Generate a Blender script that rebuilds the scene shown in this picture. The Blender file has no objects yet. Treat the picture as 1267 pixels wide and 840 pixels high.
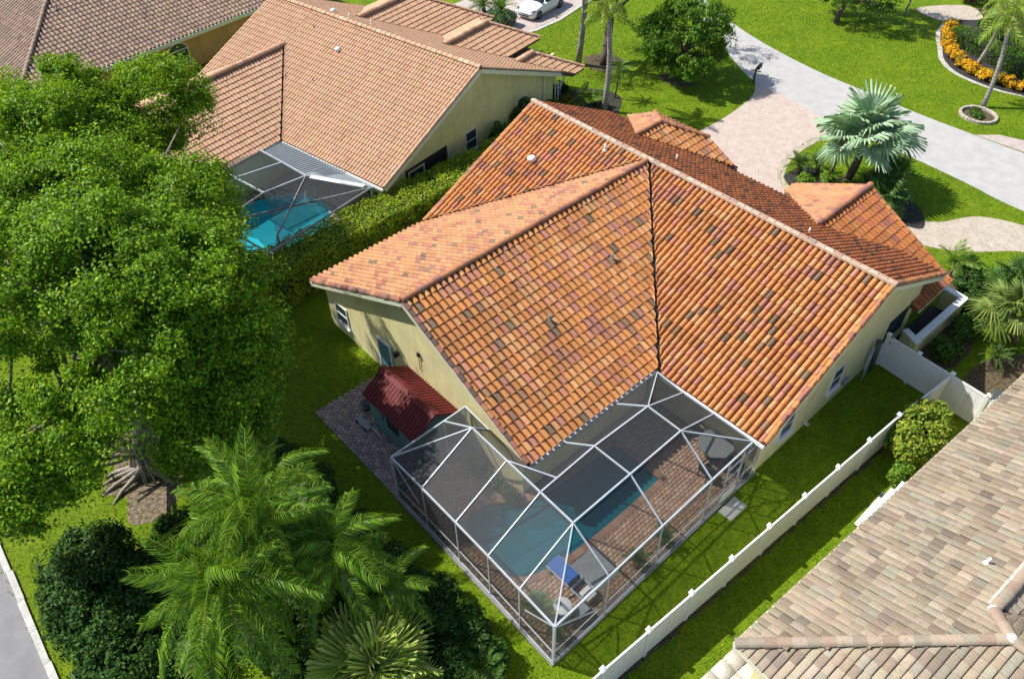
import bpy, math, random
import numpy as np
from mathutils import Vector, Matrix

# ------------------------------------------------------------------ camera, sky, sun
S = bpy.context.scene
COL = S.collection
R_ = math.radians
cam_d = bpy.data.cameras.new('camera')
cam = bpy.data.objects.new('camera', cam_d)
COL.objects.link(cam)
CAM = np.array([19.412, -25.768, 25.874])
FPX, YAW, PITCH, ROLL = 982.03, R_(48.535), R_(44.455), R_(-1.3065)
_fw = np.array([-math.sin(YAW)*math.cos(PITCH), math.cos(YAW)*math.cos(PITCH), -math.sin(PITCH)])
_r = np.cross(_fw, [0, 0, 1.0]); _r /= np.linalg.norm(_r)
_u = np.cross(_r, _fw)
_R = _r*math.cos(ROLL)+_u*math.sin(ROLL)
_U = -_r*math.sin(ROLL)+_u*math.cos(ROLL)
cam.matrix_world = Matrix(((_R[0], _U[0], -_fw[0], CAM[0]), (_R[1], _U[1], -_fw[1], CAM[1]),
                           (_R[2], _U[2], -_fw[2], CAM[2]), (0, 0, 0, 1)))
cam_d.sensor_width = 36.0
cam_d.lens = FPX/1267*36
cam_d.clip_start = 0.5
cam_d.clip_end = 3000
S.camera = cam

SUNV = Vector((-0.75, -0.42, 1.0)).normalized()      # towards the sun
w = bpy.data.worlds.new('World'); S.world = w
w.use_nodes = True
nt = w.node_tree
sky = nt.nodes.new('ShaderNodeTexSky')
sky.sky_type = 'NISHITA'; sky.sun_disc = False
sky.sun_elevation = math.asin(SUNV.z)
sky.sun_rotation = math.atan2(SUNV.x, SUNV.y)
bg = nt.nodes['Background']
nt.links.new(sky.outputs[0], bg.inputs[0])
bg.inputs[1].default_value = 0.11
sl = bpy.data.lights.new('sun', 'SUN')
sl.energy = 4.7; sl.angle = R_(0.53); sl.color = (1.0, 0.955, 0.88)
so = bpy.data.objects.new('sun', sl); COL.objects.link(so)
so.rotation_euler = SUNV.to_track_quat('Z', 'Y').to_euler()
so.location = (-30, -20, 60)
S.view_settings.view_transform = 'Standard'
S.view_settings.look = 'None'
S.view_settings.exposure = 0.5
S.view_settings.gamma = 1.0

rng = np.random.default_rng(7)
random.seed(7)

# ------------------------------------------------------------------ object helpers
BASE = {}
def tag(o, label=None, cat=None, group=None, kind=None):
    if label: o['label'] = label
    if cat: o['category'] = cat
    if group: o['group'] = group
    if kind: o['kind'] = kind
    return o
def empty(name, loc, label, cat, group=None):
    o = bpy.data.objects.new(name, None); COL.objects.link(o)
    o.empty_display_size = 0.2
    o.location = loc
    BASE[o.name] = np.array(loc, float)
    return tag(o, label, cat, group)
def link_mesh(name, me, parent=None, loc=None):
    o = bpy.data.objects.new(name, me); COL.objects.link(o)
    if parent is not None:
        o.parent = parent
        BASE[o.name] = BASE[parent.name]
    else:
        BASE[o.name] = np.zeros(3) if loc is None else np.array(loc, float)
        if loc is not None: o.location = loc
    return o
def make_np(name, V, F, mats, parent=None, tint=None, smooth=False, loc=None, mi=None, kind=None):
    """V (n,3) world coordinates, F (m,k) same-size faces"""
    V = np.asarray(V, float)
    base = BASE[parent.name] if parent is not None else (np.zeros(3) if loc is None else np.array(loc, float))
    me = bpy.data.meshes.new(name)
    F = np.asarray(F, np.int32)
    n, k = F.shape
    me.vertices.add(len(V)); me.vertices.foreach_set('co', (V-base).astype(np.float32).ravel())
    me.loops.add(n*k); me.loops.foreach_set('vertex_index', F.ravel())
    me.polygons.add(n)
    me.polygons.foreach_set('loop_start', np.arange(0, n*k, k, dtype=np.int32))
    me.polygons.foreach_set('loop_total', np.full(n, k, np.int32))
    if smooth: me.polygons.foreach_set('use_smooth', np.ones(n, bool))
    for m in (mats if isinstance(mats, (list, tuple)) else [mats]): me.materials.append(m)
    if mi is not None: me.polygons.foreach_set('material_index', np.asarray(mi, np.int32))
    me.update(calc_edges=True)
    if tint is not None:
        at = me.attributes.new('tint', 'FLOAT_COLOR', 'POINT')
        at.data.foreach_set('color', np.asarray(tint, np.float32).ravel())
    o = link_mesh(name, me, parent, loc)
    if kind: o['kind'] = kind
    return o
class MB:
    def __init__(s): s.v = []; s.f = []; s.m = []; s.t = []; s.s = []
    def add(s, vs, fs, m=0, tint=None, smooth=False):
        b = len(s.v)
        s.v += [tuple(map(float, v)) for v in vs]
        s.t += [tint if tint is not None else (1, 1, 1, 1)]*len(vs)
        for f in fs:
            s.f.append(tuple(b+i for i in f)); s.m.append(m); s.s.append(smooth)
        return s
    def box(s, a, b, m=0, frame=None, tint=None, bev=0.0):
        x0, y0, z0 = a; x1, y1, z1 = b
        vs = [(x0,y0,z0),(x1,y0,z0),(x1,y1,z0),(x0,y1,z0),(x0,y0,z1),(x1,y0,z1),(x1,y1,z1),(x0,y1,z1)]
        fs = [(3,2,1,0),(4,5,6,7),(0,1,5,4),(1,2,6,5),(2,3,7,6),(3,0,4,7)]
        if bev:
            vs[4:] = [(x0,y0,z1-bev),(x1,y0,z1-bev),(x1,y1,z1-bev),(x0,y1,z1-bev)]
            vs += [(x0+bev,y0+bev,z1),(x1-bev,y0+bev,z1),(x1-bev,y1-bev,z1),(x0+bev,y1-bev,z1)]
            fs[1] = (8,9,10,11)
            fs += [(4,5,9,8),(5,6,10,9),(6,7,11,10),(7,4,8,11)]
        if frame: vs = [frame(*v) for v in vs]
        return s.add(vs, fs, m, tint)
    def prism(s, poly, z0, z1, m=0, frame=None, tint=None, inset=0.0):
        n = len(poly)
        zt = z1 if callable(z1) else (lambda x, y: z1)
        zb = z0 if callable(z0) else (lambda x, y: z0)
        vs = [(x, y, zb(x, y)) for x, y in poly]+[(x, y, zt(x, y)) for x, y in poly]
        if frame: vs = [frame(*v) for v in vs]
        fs = [tuple(range(n-1, -1, -1)), tuple(range(n, 2*n))]+[(i, (i+1) % n, n+(i+1) % n, n+i) for i in range(n)]
        return s.add(vs, fs, m, tint)
    def beam(s, p, q, wd, ht, m=0, up=(0, 0, 1), tint=None):
        p = Vector(p); q = Vector(q); d = (q-p).normalized(); up = Vector(up)
        sd = d.cross(up)
        if sd.length < 1e-4: sd = d.cross(Vector((1, 0, 0)))
        sd.normalize(); u2 = sd.cross(d)
        a = sd*wd/2; b = u2*ht/2
        vs = [p-a-b, p+a-b, p+a+b, p-a+b, q-a-b, q+a-b, q+a+b, q-a+b]
        return s.add(vs, [(0,1,2,3),(7,6,5,4),(0,4,5,1),(1,5,6,2),(2,6,7,3),(3,7,4,0)], m, tint)
    def tube(s, pts, rad, n=8, m=0, tint=None, cap=True, smooth=True):
        pts = [Vector(p) for p in pts]
        if not isinstance(rad, (list, tuple)): rad = [rad]*len(pts)
        vs = []; fs = []
        ref = Vector((0.31, 0.17, 0.93))
        for i, p in enumerate(pts):
            d = (pts[min(i+1, len(pts)-1)]-pts[max(i-1, 0)]).normalized()
            a = d.cross(ref)
            if a.length < .05: a = d.cross(Vector((1, 0, 0)))
            a.normalize(); b = d.cross(a)
            for k in range(n):
                t = 2*math.pi*k/n
                vs.append(p+(a*math.cos(t)+b*math.sin(t))*rad[i])
        for i in range(len(pts)-1):
            for k in range(n):
                fs.append((i*n+k, i*n+(k+1) % n, (i+1)*n+(k+1) % n, (i+1)*n+k))
        s.add(vs, fs, m, tint, smooth)
        if cap:
            b = len(s.v)-len(vs)
            s.f.append(tuple(b+i for i in range(n-1, -1, -1))); s.m.append(m); s.s.append(False)
            s.f.append(tuple(b+(len(pts)-1)*n+i for i in range(n))); s.m.append(m); s.s.append(False)
        return s
    def lathe(s, c, prof, n=16, m=0, tint=None, smooth=True):
        vs = []; fs = []
        for r, z in prof:
            for k in range(n):
                t = 2*math.pi*k/n; vs.append((c[0]+r*math.cos(t), c[1]+r*math.sin(t), c[2]+z))
        for i in range(len(prof)-1):
            for k in range(n): fs.append((i*n+k, i*n+(k+1) % n, (i+1)*n+(k+1) % n, (i+1)*n+k))
        s.add(vs, fs, m, tint, smooth)
        b = len(s.v)-len(vs)
        s.f.append(tuple(b+i for i in range(n-1, -1, -1))); s.m.append(m); s.s.append(False)
        s.f.append(tuple(b+(len(prof)-1)*n+i for i in range(n))); s.m.append(m); s.s.append(False)
        return s
    def poly(s, pts, m=0, tint=None):
        return s.add(pts, [tuple(range(len(pts)))], m, tint)
    def build(s, name, mats, parent=None, loc=None, kind=None, tint=False, label=None):
        base = Vector(BASE[parent.name]) if parent is not None else Vector((0, 0, 0) if loc is None else loc)
        me = bpy.data.meshes.new(name)
        me.from_pydata([Vector(v)-base for v in s.v], [], s.f)
        for mm in (mats if isinstance(mats, (list, tuple)) else [mats]): me.materials.append(mm)
        me.polygons.foreach_set('material_index', s.m)
        me.polygons.foreach_set('use_smooth', s.s)
        if tint:
            at = me.attributes.new('tint', 'FLOAT_COLOR', 'POINT')
            at.data.foreach_set('color', np.asarray(s.t, np.float32).ravel())
        me.update()
        o = link_mesh(name, me, parent, loc)
        if kind: o['kind'] = kind
        if label: o['label'] = label
        return o
def copy_tree(o, parent=None):
    c = o.copy(); COL.objects.link(c); c.parent = parent
    for ch in list(o.children): copy_tree(ch, c)
    return c
def fr(th, P):
    c, s = math.cos(th), math.sin(th)
    return lambda a, b, z=0.0: (P[0]+c*a-s*b, P[1]+s*a+c*b, z)

# ------------------------------------------------------------------ materials
def new_mat(name):
    m = bpy.data.materials.new(name); m.use_nodes = True
    return m, m.node_tree, m.node_tree.nodes['Principled BSDF']
def noise(t, scale, detail=4, rough=.6, coord=None):
    tc = t.nodes.new('ShaderNodeNewGeometry')
    n = t.nodes.new('ShaderNodeTexNoise')
    n.inputs['Scale'].default_value = scale; n.inputs['Detail'].default_value = detail; n.inputs['Roughness'].default_value = rough
    t.links.new(coord or tc.outputs['Position'], n.inputs['Vector'])
    return n
def ramp(t, src, stops):
    r = t.nodes.new('ShaderNodeValToRGB')
    el = r.color_ramp.elements
    while len(el) < len(stops): el.new(.5)
    for e, (p, c) in zip(el, stops):
        e.position = p; e.color = (*c, 1) if len(c) == 3 else c
    t.links.new(src, r.inputs[0])
    return r
def mixc(t, fac, a, b, mode='MIX'):
    m = t.nodes.new('ShaderNodeMix'); m.data_type = 'RGBA'; m.blend_type = mode
    for sock, val in ((m.inputs[0], fac), (m.inputs[6], a), (m.inputs[7], b)):
        if hasattr(val, 'is_output') or isinstance(val, bpy.types.NodeSocket): t.links.new(val, sock)
        elif isinstance(val, (int, float)): sock.default_value = val
        else: sock.default_value = (*val, 1)
    return m.outputs[2]
def bump(t, bs, src, strength, dist=.02):
    b = t.nodes.new('ShaderNodeBump'); b.inputs['Strength'].default_value = strength; b.inputs['Distance'].default_value = dist
    t.links.new(src, b.inputs['Height']); t.links.new(b.outputs[0], bs.inputs['Normal'])
def simple(name, col, rough=.7, var=.12, scale=3.0, metal=0.0, bumpy=0.0, bscale=40, spec=None):
    m, t, b = new_mat(name)
    n = noise(t, scale, 5)
    d = tuple(c*(1-var*1.6) for c in col); l = tuple(min(1, c*(1+var)) for c in col)
    r = ramp(t, n.outputs[0], [(.3, d), (.7, l)])
    t.links.new(r.outputs[0], b.inputs['Base Color'])
    b.inputs['Roughness'].default_value = rough; b.inputs['Metallic'].default_value = metal
    if spec is not None: b.inputs['Specular IOR Level'].default_value = spec
    if bumpy:
        n2 = noise(t, bscale, 3); bump(t, b, n2.outputs[0], bumpy)
    return m
def tile_mat(name, dirt=(.07, .055, .045), dirt_amt=.55, streak=6.0, rough=.75, lo=.56, hi=.74):
    m, t, b = new_mat(name)
    a = t.nodes.new('ShaderNodeAttribute'); a.attribute_name = 'tint'
    n1 = noise(t, streak, 6, .65); n2 = noise(t, .55, 4, .6); n3 = noise(t, 26, 3)
    f1 = ramp(t, n1.outputs[0], [(lo, (0, 0, 0)), (hi, (1, 1, 1))])
    c1 = mixc(t, ramp(t, n3.outputs[0], [(.35, (.78, .78, .78)), (.65, (1.1, 1.1, 1.1))]).outputs[0], (0, 0, 0), a.outputs['Color'])
    mul = mixc(t, 1.0, a.outputs['Color'], ramp(t, n3.outputs[0], [(.3, (.76, .74, .73)), (.7, (1.08, 1.08, 1.08))]).outputs[0], 'MULTIPLY')
    mm = t.nodes.new('ShaderNodeMath'); mm.operation = 'MULTIPLY'; mm.inputs[1].default_value = dirt_amt
    mm2 = t.nodes.new('ShaderNodeMath'); mm2.operation = 'MULTIPLY'
    f2 = ramp(t, n2.outputs[0], [(.38, (.25, .25, .25)), (.62, (1, 1, 1))])
    t.links.new(f1.outputs[0], mm2.inputs[0]); t.links.new(f2.outputs[0], mm2.inputs[1])
    t.links.new(mm2.outputs[0], mm.inputs[0])
    t.links.new(mixc(t, mm.outputs[0], mul, dirt), b.inputs['Base Color'])
    b.inputs['Roughness'].default_value = rough
    bump(t, b, n3.outputs[0], .25, .01)
    return m
def leaf_mat(name, trans=.35, rough=.42, gain=1.35, spec=.35):
    m, t, b = new_mat(name)
    a = t.nodes.new('ShaderNodeAttribute'); a.attribute_name = 'tint'
    c = mixc(t, 1.0, a.outputs['Color'], (gain, gain, gain), 'MULTIPLY')
    t.links.new(c, b.inputs['Base Color'])
    b.inputs['Roughness'].default_value = rough
    b.inputs['Specular IOR Level'].default_value = spec
    tr = t.nodes.new('ShaderNodeBsdfTranslucent')
    t.links.new(mixc(t, 1.0, c, (1.25, 1.15, .45), 'MULTIPLY'), tr.inputs[0])
    ms = t.nodes.new('ShaderNodeMixShader'); ms.inputs[0].default_value = trans
    t.links.new(b.outputs[0], ms.inputs[1]); t.links.new(tr.outputs[0], ms.inputs[2])
    t.links.new(ms.outputs[0], t.nodes['Material Output'].inputs[0])
    return m
def grass_mat(name, a, b_, c, brown=(.16, .12, .04), bamt=.35):
    m, t, b = new_mat(name)
    n1 = noise(t, .45, 5, .6); n2 = noise(t, 9, 5, .75); n3 = noise(t, 2.2, 5, .65); n4 = noise(t, 60, 2)
    big = ramp(t, n1.outputs[0], [(.32, a), (.68, b_)])
    fine = ramp(t, n2.outputs[0], [(.3, (.45, .5, .42)), (.7, (1.35, 1.28, 1.25))])
    mid = ramp(t, n3.outputs[0], [(.3, (.72, .78, .7)), (.7, (1.18, 1.15, 1.1))])
    x = mixc(t, 1.0, mixc(t, 1.0, big.outputs[0], fine.outputs[0], 'MULTIPLY'), mid.outputs[0], 'MULTIPLY')
    n5 = noise(t, 1.1, 6, .7)
    f = ramp(t, n5.outputs[0], [(.58, (0, 0, 0)), (.75, (bamt, bamt, bamt))])
    t.links.new(mixc(t, f.outputs[0], x, c), b.inputs['Base Color'])
    b.inputs['Roughness'].default_value = .85; b.inputs['Specular IOR Level'].default_value = .15
    bump(t, b, n4.outputs[0], .9, .05)
    return m
def screen_mat(name, col, cover, rough=.6):
    m, t, b = new_mat(name)
    b.inputs['Base Color'].default_value = (*col, 1); b.inputs['Roughness'].default_value = rough
    tr = t.nodes.new('ShaderNodeBsdfTransparent')
    lw = t.nodes.new('ShaderNodeLayerWeight'); lw.inputs[0].default_value = .35
    mp = t.nodes.new('ShaderNodeMapRange'); mp.inputs[3].default_value = cover; mp.inputs[4].default_value = min(.97, cover+.4)
    t.links.new(lw.outputs['Facing'], mp.inputs[0])
    n = noise(t, 1.3, 4)
    ad = t.nodes.new('ShaderNodeMath'); ad.operation = 'MULTIPLY_ADD'; ad.inputs[1].default_value = .12; ad.inputs[2].default_value = -.06
    t.links.new(n.outputs[0], ad.inputs[0])
    ad2 = t.nodes.new('ShaderNodeMath'); ad2.operation = 'ADD'
    t.links.new(mp.outputs[0], ad2.inputs[0]); t.links.new(ad.outputs[0], ad2.inputs[1])
    ms = t.nodes.new('ShaderNodeMixShader')
    t.links.new(ad2.outputs[0], ms.inputs[0]); t.links.new(tr.outputs[0], ms.inputs[1]); t.links.new(b.outputs[0], ms.inputs[2])
    t.links.new(ms.outputs[0], t.nodes['Material Output'].inputs[0])
    return m
def water_mat(name, tintc, rip=.08, body=(.002, .15, .19), murk=.6):
    m, t, b = new_mat(name)
    tr = t.nodes.new('ShaderNodeBsdfTransparent'); tr.inputs[0].default_value = (*tintc, 1)
    gl = t.nodes.new('ShaderNodeBsdfGlossy'); gl.inputs['Roughness'].default_value = .03
    frn = t.nodes.new('ShaderNodeFresnel'); frn.inputs[0].default_value = 1.33
    n = noise(t, 5.5, 3); bp = t.nodes.new('ShaderNodeBump'); bp.inputs['Strength'].default_value = rip; bp.inputs['Distance'].default_value = .05
    t.links.new(n.outputs[0], bp.inputs['Height'])
    t.links.new(bp.outputs[0], gl.inputs['Normal']); t.links.new(bp.outputs[0], frn.inputs['Normal'])
    df = t.nodes.new('ShaderNodeBsdfDiffuse'); df.inputs[0].default_value = (*body, 1)
    m0 = t.nodes.new('ShaderNodeMixShader'); m0.inputs[0].default_value = murk
    t.links.new(tr.outputs[0], m0.inputs[1]); t.links.new(df.outputs[0], m0.inputs[2])
    ms = t.nodes.new('ShaderNodeMixShader')
    t.links.new(frn.outputs[0], ms.inputs[0]); t.links.new(m0.outputs[0], ms.inputs[1]); t.links.new(gl.outputs[0], ms.inputs[2])
    t.links.new(ms.outputs[0], t.nodes['Material Output'].inputs[0])
    return m
def paver_mat(name, cols, scale, bw=.5, rh=.25, mortar=(.3, .26, .22), rot=0.0, msz=.02):
    m, t, b = new_mat(name)
    g = t.nodes.new('ShaderNodeNewGeometry')
    mp = t.nodes.new('ShaderNodeMapping'); mp.inputs['Rotation'].default_value = (0, 0, rot)
    t.links.new(g.outputs['Position'], mp.inputs[0])
    br = t.nodes.new('ShaderNodeTexBrick')
    br.inputs['Scale'].default_value = scale; br.inputs['Brick Width'].default_value = bw; br.inputs['Row Height'].default_value = rh
    br.inputs['Mortar Size'].default_value = msz; br.inputs['Color1'].default_value = (0, 0, 0, 1); br.inputs['Color2'].default_value = (1, 1, 1, 1)
    br.inputs['Mortar'].default_value = (.5, .5, .5, 1)
    t.links.new(mp.outputs[0], br.inputs[0])
    r = ramp(t, br.outputs['Color'], [(i/(len(cols)-1), c) for i, c in enumerate(cols)])
    n = noise(t, 2.0, 5); n2 = noise(t, 30, 3)
    x = mixc(t, 1.0, r.outputs[0], ramp(t, n.outputs[0], [(.3, (.82, .8, .79)), (.7, (1.08, 1.08, 1.08))]).outputs[0], 'MULTIPLY')
    x = mixc(t, 1.0, x, ramp(t, n2.outputs[0], [(.3, (.85, .85, .85)), (.7, (1.06, 1.06, 1.06))]).outputs[0], 'MULTIPLY')
    t.links.new(mixc(t, br.outputs['Fac'], x, mortar), b.inputs['Base Color'])
    b.inputs['Roughness'].default_value = .85
    bump(t, b, n2.outputs[0], .3, .01)
    return m
def tinted(name, rough=.8, var=.15, scale=18, bumpy=.3, spec=.3):
    m, t, b = new_mat(name)
    a = t.nodes.new('ShaderNodeAttribute'); a.attribute_name = 'tint'
    n = noise(t, scale, 4)
    t.links.new(mixc(t, 1.0, a.outputs['Color'], ramp(t, n.outputs[0], [(.3, (1-var*1.5,)*3), (.7, (1+var*.6,)*3)]).outputs[0], 'MULTIPLY'), b.inputs['Base Color'])
    b.inputs['Roughness'].default_value = rough; b.inputs['Specular IOR Level'].default_value = spec
    if bumpy: bump(t, b, n.outputs[0], bumpy, .01)
    return m
def bark_mat(name, a, b_, scale=6, ringz=0.0):
    m, t, b = new_mat(name)
    n = noise(t, scale, 6, .7)
    c = ramp(t, n.outputs[0], [(.3, a), (.7, b_)]).outputs[0]
    if ringz:
        g = t.nodes.new('ShaderNodeNewGeometry')
        wv = t.nodes.new('ShaderNodeTexWave'); wv.bands_direction = 'Z'; wv.inputs['Scale'].default_value = ringz; wv.inputs['Distortion'].default_value = 1.5
        t.links.new(g.outputs['Position'], wv.inputs[0])
        c = mixc(t, 1.0, c, ramp(t, wv.outputs['Fac'], [(.1, (.7, .68, .66)), (.6, (1.05, 1.05, 1.05))]).outputs[0], 'MULTIPLY')
    t.links.new(c, b.inputs['Base Color']); b.inputs['Roughness'].default_value = .9
    bump(t, b, n.outputs[0], .5, .03)
    return m
def glass_mat(name, col=(.03, .05, .07)):
    m, t, b = new_mat(name)
    b.inputs['Base Color'].default_value = (*col, 1); b.inputs['Roughness'].default_value = .06
    b.inputs['Specular IOR Level'].default_value = .6
    n = noise(t, 1.5, 2); bump(t, b, n.outputs[0], .03, .05)
    return m

def stucco(name, col):
    m, t, b = new_mat(name)
    n = noise(t, 1.1, 5); n2 = noise(t, 80, 3)
    g = t.nodes.new('ShaderNodeNewGeometry'); mp = t.nodes.new('ShaderNodeMapping'); mp.inputs['Scale'].default_value = (4, 4, .35)
    t.links.new(g.outputs['Position'], mp.inputs[0])
    n3 = noise(t, 1.0, 6, .7, mp.outputs[0])
    x = mixc(t, 1.0, ramp(t, n.outputs[0], [(.3, tuple(c*.86 for c in col)), (.7, tuple(min(1, c*1.05) for c in col))]).outputs[0], ramp(t, n3.outputs[0], [(.34, (.88, .88, .87)), (.55, (1, 1, 1))]).outputs[0], 'MULTIPLY')
    t.links.new(x, b.inputs['Base Color']); b.inputs['Roughness'].default_value = .9; b.inputs['Specular IOR Level'].default_value = .2
    bump(t, b, n2.outputs[0], .5, .012)
    return m
M = {}
M['terracotta'] = tile_mat('terracotta tile', dirt_amt=.75)
M['salmon'] = tile_mat('salmon concrete tile', (.32, .16, .1), .35, 2.0)
M['browntile'] = tile_mat('brown barrel tile', (.1, .085, .07), .4, 3.0)
M['weathered'] = tile_mat('weathered concrete tile', (.15, .125, .10), .75, 7.0, lo=.5, hi=.74)
M['deck_red'] = simple('roof underlay', (.14, .065, .038), .95, .3, 5)  # dark tone shows between the covers, standing in for groove shadow and channel dirt
M['deck_brown'] = simple('roof underlay brown', (.09, .065, .05), .9)
M['mortar'] = simple('ridge mortar', (.5, .42, .34), .9, .2, 8)
M['mortar2'] = simple('pale mortar', (.56, .53, .47), .9, .2, 8)
M['cream'] = stucco('cream stucco', (.75, .68, .36))
M['lime'] = stucco('yellow stucco', (.68, .64, .33))
M['orange'] = stucco('orange stucco', (.62, .36, .15))
M['white'] = simple('white paint', (.78, .78, .76), .45, .04, 4)
M['fascia'] = simple('cream fascia paint', (.68, .67, .52), .55, .06, 4)
M['vinyl'] = simple('white vinyl', (.80, .80, .78), .38, .035, 1.5)
M['alu'] = simple('white aluminium beam', (.44, .48, .51), .4, .1, 3)
M['alu_bronze'] = simple('grey aluminium beam', (.22, .22, .21), .4, .08, 3)
M['screen'] = screen_mat('insect screen', (.034, .042, .048), .36)
M['screen2'] = screen_mat('dark insect screen', (.05, .058, .06), .23)
M['glass'] = glass_mat('window glass')
M['glass_teal'] = glass_mat('tinted car glass', (.01, .03, .035))
M['dark'] = simple('dark void', (.018, .018, .018), .9, .1)
M['black'] = simple('black metal', (.02, .02, .022), .45, .1)
M['teal'] = simple('blue green painted board', (.10, .22, .23), .7, .12, 2)
M['redmetal'] = simple('dark red ribbed metal', (.125, .011, .013), .7, .14, 2.2, spec=.4)
M['concrete'] = simple('concrete', (.44, .43, .40), .9, .12, 2, bumpy=.3)
M['street'] = simple('pale street concrete', (.43, .42, .40), .9, .08, 1.4, bumpy=.4, bscale=60)
M['asphalt'] = simple('grey road asphalt', (.23, .23, .235), .92, .1, 1.2, bumpy=.5, bscale=80)
M['kerb'] = simple('kerb concrete', (.5, .49, .45), .9, .15, 4, bumpy=.3)
M['walk'] = paver_mat('cream path', [(.42, .35, .27), (.56, .49, .4), (.5, .42, .33)], 3.2, mortar=(.36, .31, .25), rot=.5)
M['drive'] = paver_mat('pink cream pavers', [(.47, .36, .30), (.58, .48, .41), (.52, .42, .36), (.61, .53, .46)], 4.6, mortar=(.4, .32, .27), rot=.75)
M['drive2'] = paver_mat('pinkish grey drive', [(.46, .38, .34), (.55, .48, .44)], 2.0, mortar=(.36, .31, .29), rot=.2)
M['grass'] = grass_mat('lawn grass', (.135, .235, .007), (.205, .305, .010), (.27, .27, .05), bamt=.6)
M['grass_thin'] = grass_mat('thin lawn grass', (.145, .245, .010), (.21, .30, .016), (.27, .28, .05), bamt=.7)
M['mulch'] = simple('brown mulch', (.11, .075, .05), .95, .45, 9, bumpy=.8, bscale=30)
M['darkmulch'] = simple('dark mulch', (.035, .03, .03), .95, .4, 9, bumpy=.8, bscale=30)
M['sand'] = simple('pale leaf litter', (.20, .15, .105), .95, .45, 6, bumpy=.6, bscale=25)
M['stone'] = tinted('edging stone', .9, .2, 9)
M['joint'] = simple('paver joint sand', (.20, .145, .105), .95, .2, 9)
M['paver'] = tinted('concrete paver', .85, .16, 22)
M['pool_in'] = simple('pool plaster', (.008, .40, .52), .7, .1, 2)
M['pool_in2'] = simple('turquoise pool plaster', (.11, .58, .66), .7, .08, 2)
M['ledge'] = simple('pale pool tile', (.55, .68, .66), .5, .2, 9)
M['water'] = water_mat('pool water', (.55, .86, .9))
M['water2'] = water_mat('bright pool water', (.5, .92, .95), .12, (.03, .40, .49), .35)
M['leaf'] = leaf_mat('glossy leaf', .36, .5, spec=.2)
M['leaf_m'] = leaf_mat('matte leaf', .3, .6, spec=.2)
M['palm'] = leaf_mat('palm leaflet', .32, .42, spec=.3)
M['silver'] = leaf_mat('silver palm leaf', .15, .5, spec=.4)
M['flower'] = leaf_mat('bright leaf', .3, .6, spec=.15)
M['bark'] = bark_mat('grey fig bark', (.14, .115, .09), (.40, .35, .29))
M['bark_palm'] = bark_mat('palm trunk', (.2, .18, .15), (.42, .4, .36), 3, 1.6)
M['bark_dark'] = bark_mat('dark trunk', (.06, .045, .035), (.17, .13, .1))
M['stalk'] = simple('palm stalk', (.24, .26, .06), .6, .2, 4)
M['carwhite'] = simple('white car paint', (.80, .80, .80), .18, .02, 1, spec=.6)
M['cardark'] = simple('dark car paint', (.02, .024, .03), .2, .05, 1, spec=.6)
M['tyre'] = simple('tyre rubber', (.02, .02, .02), .85, .1)
M['rim'] = simple('alloy rim', (.18, .18, .18), .35, .1, metal=.7)
M['lamp'] = simple('headlight glass', (.35, .37, .4), .1, .05)
M['blue'] = simple('blue cushion fabric', (.05, .17, .52), .8, .15, 8)
M['greyfab'] = simple('pale grey fabric', (.25, .27, .26), .85, .1, 6)
M['greyroof'] = simple('grey ribbed metal roof', (.23, .26, .28), .5, .08, 2)
M['binplastic'] = simple('dark grey plastic', (.07, .085, .09), .5, .12, 3)
M['pot'] = simple('clay pot', (.32, .15, .08), .8, .15, 6)

# ------------------------------------------------------------------ ground and roads
from mathutils.geometry import tessellate_polygon
def inside(px, py, poly):
    px = np.asarray(px, float); py = np.asarray(py, float)
    r = np.zeros(px.shape, bool); n = len(poly)
    for i in range(n):
        x0, y0 = poly[i][:2]; x1, y1 = poly[(i+1) % n][:2]
        c = ((y0 > py) != (y1 > py))
        with np.errstate(divide='ignore', invalid='ignore'):
            xi = (x1-x0)*(py-y0)/(y1-y0 if y1 != y0 else 1e-9)+x0
        r ^= c & (px < xi)
    return r
def sheet(name, pts, z, mat, kind='structure', holes=(), parent=None, label=None, cat=None):
    loops = [[Vector((p[0], p[1], z)) for p in pts]]+[[Vector((p[0], p[1], z)) for p in h] for h in holes]
    tris = tessellate_polygon(loops)
    flat = [v for l in loops for v in l]
    mb = MB()
    fs = []
    for t in tris:
        a, b, c = (flat[i] for i in t)
        fs.append(tuple(t) if (b-a).cross(c-a).z > 0 else (t[0], t[2], t[1]))
    mb.add(flat, fs)
    o = mb.build(name, mat, parent)
    return tag(o, label, cat, None, kind)
def smooth_pts(pts, n=6, closed=False):
    P = [np.array(p, float) for p in pts]; out = []
    N = len(P)
    for i in range(N if closed else N-1):
        p0 = P[(i-1) % N] if closed or i > 0 else P[i]; p1 = P[i]; p2 = P[(i+1) % N]
        p3 = P[(i+2) % N] if closed or i+2 < N else p2
        for k in range(n):
            t = k/n
            out.append(tuple(.5*((2*p1)+(-p0+p2)*t+(2*p0-5*p1+4*p2-p3)*t*t+(-p0+3*p1-3*p2+p3)*t**3)))
    if not closed: out.append(tuple(P[-1]))
    return out

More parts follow.
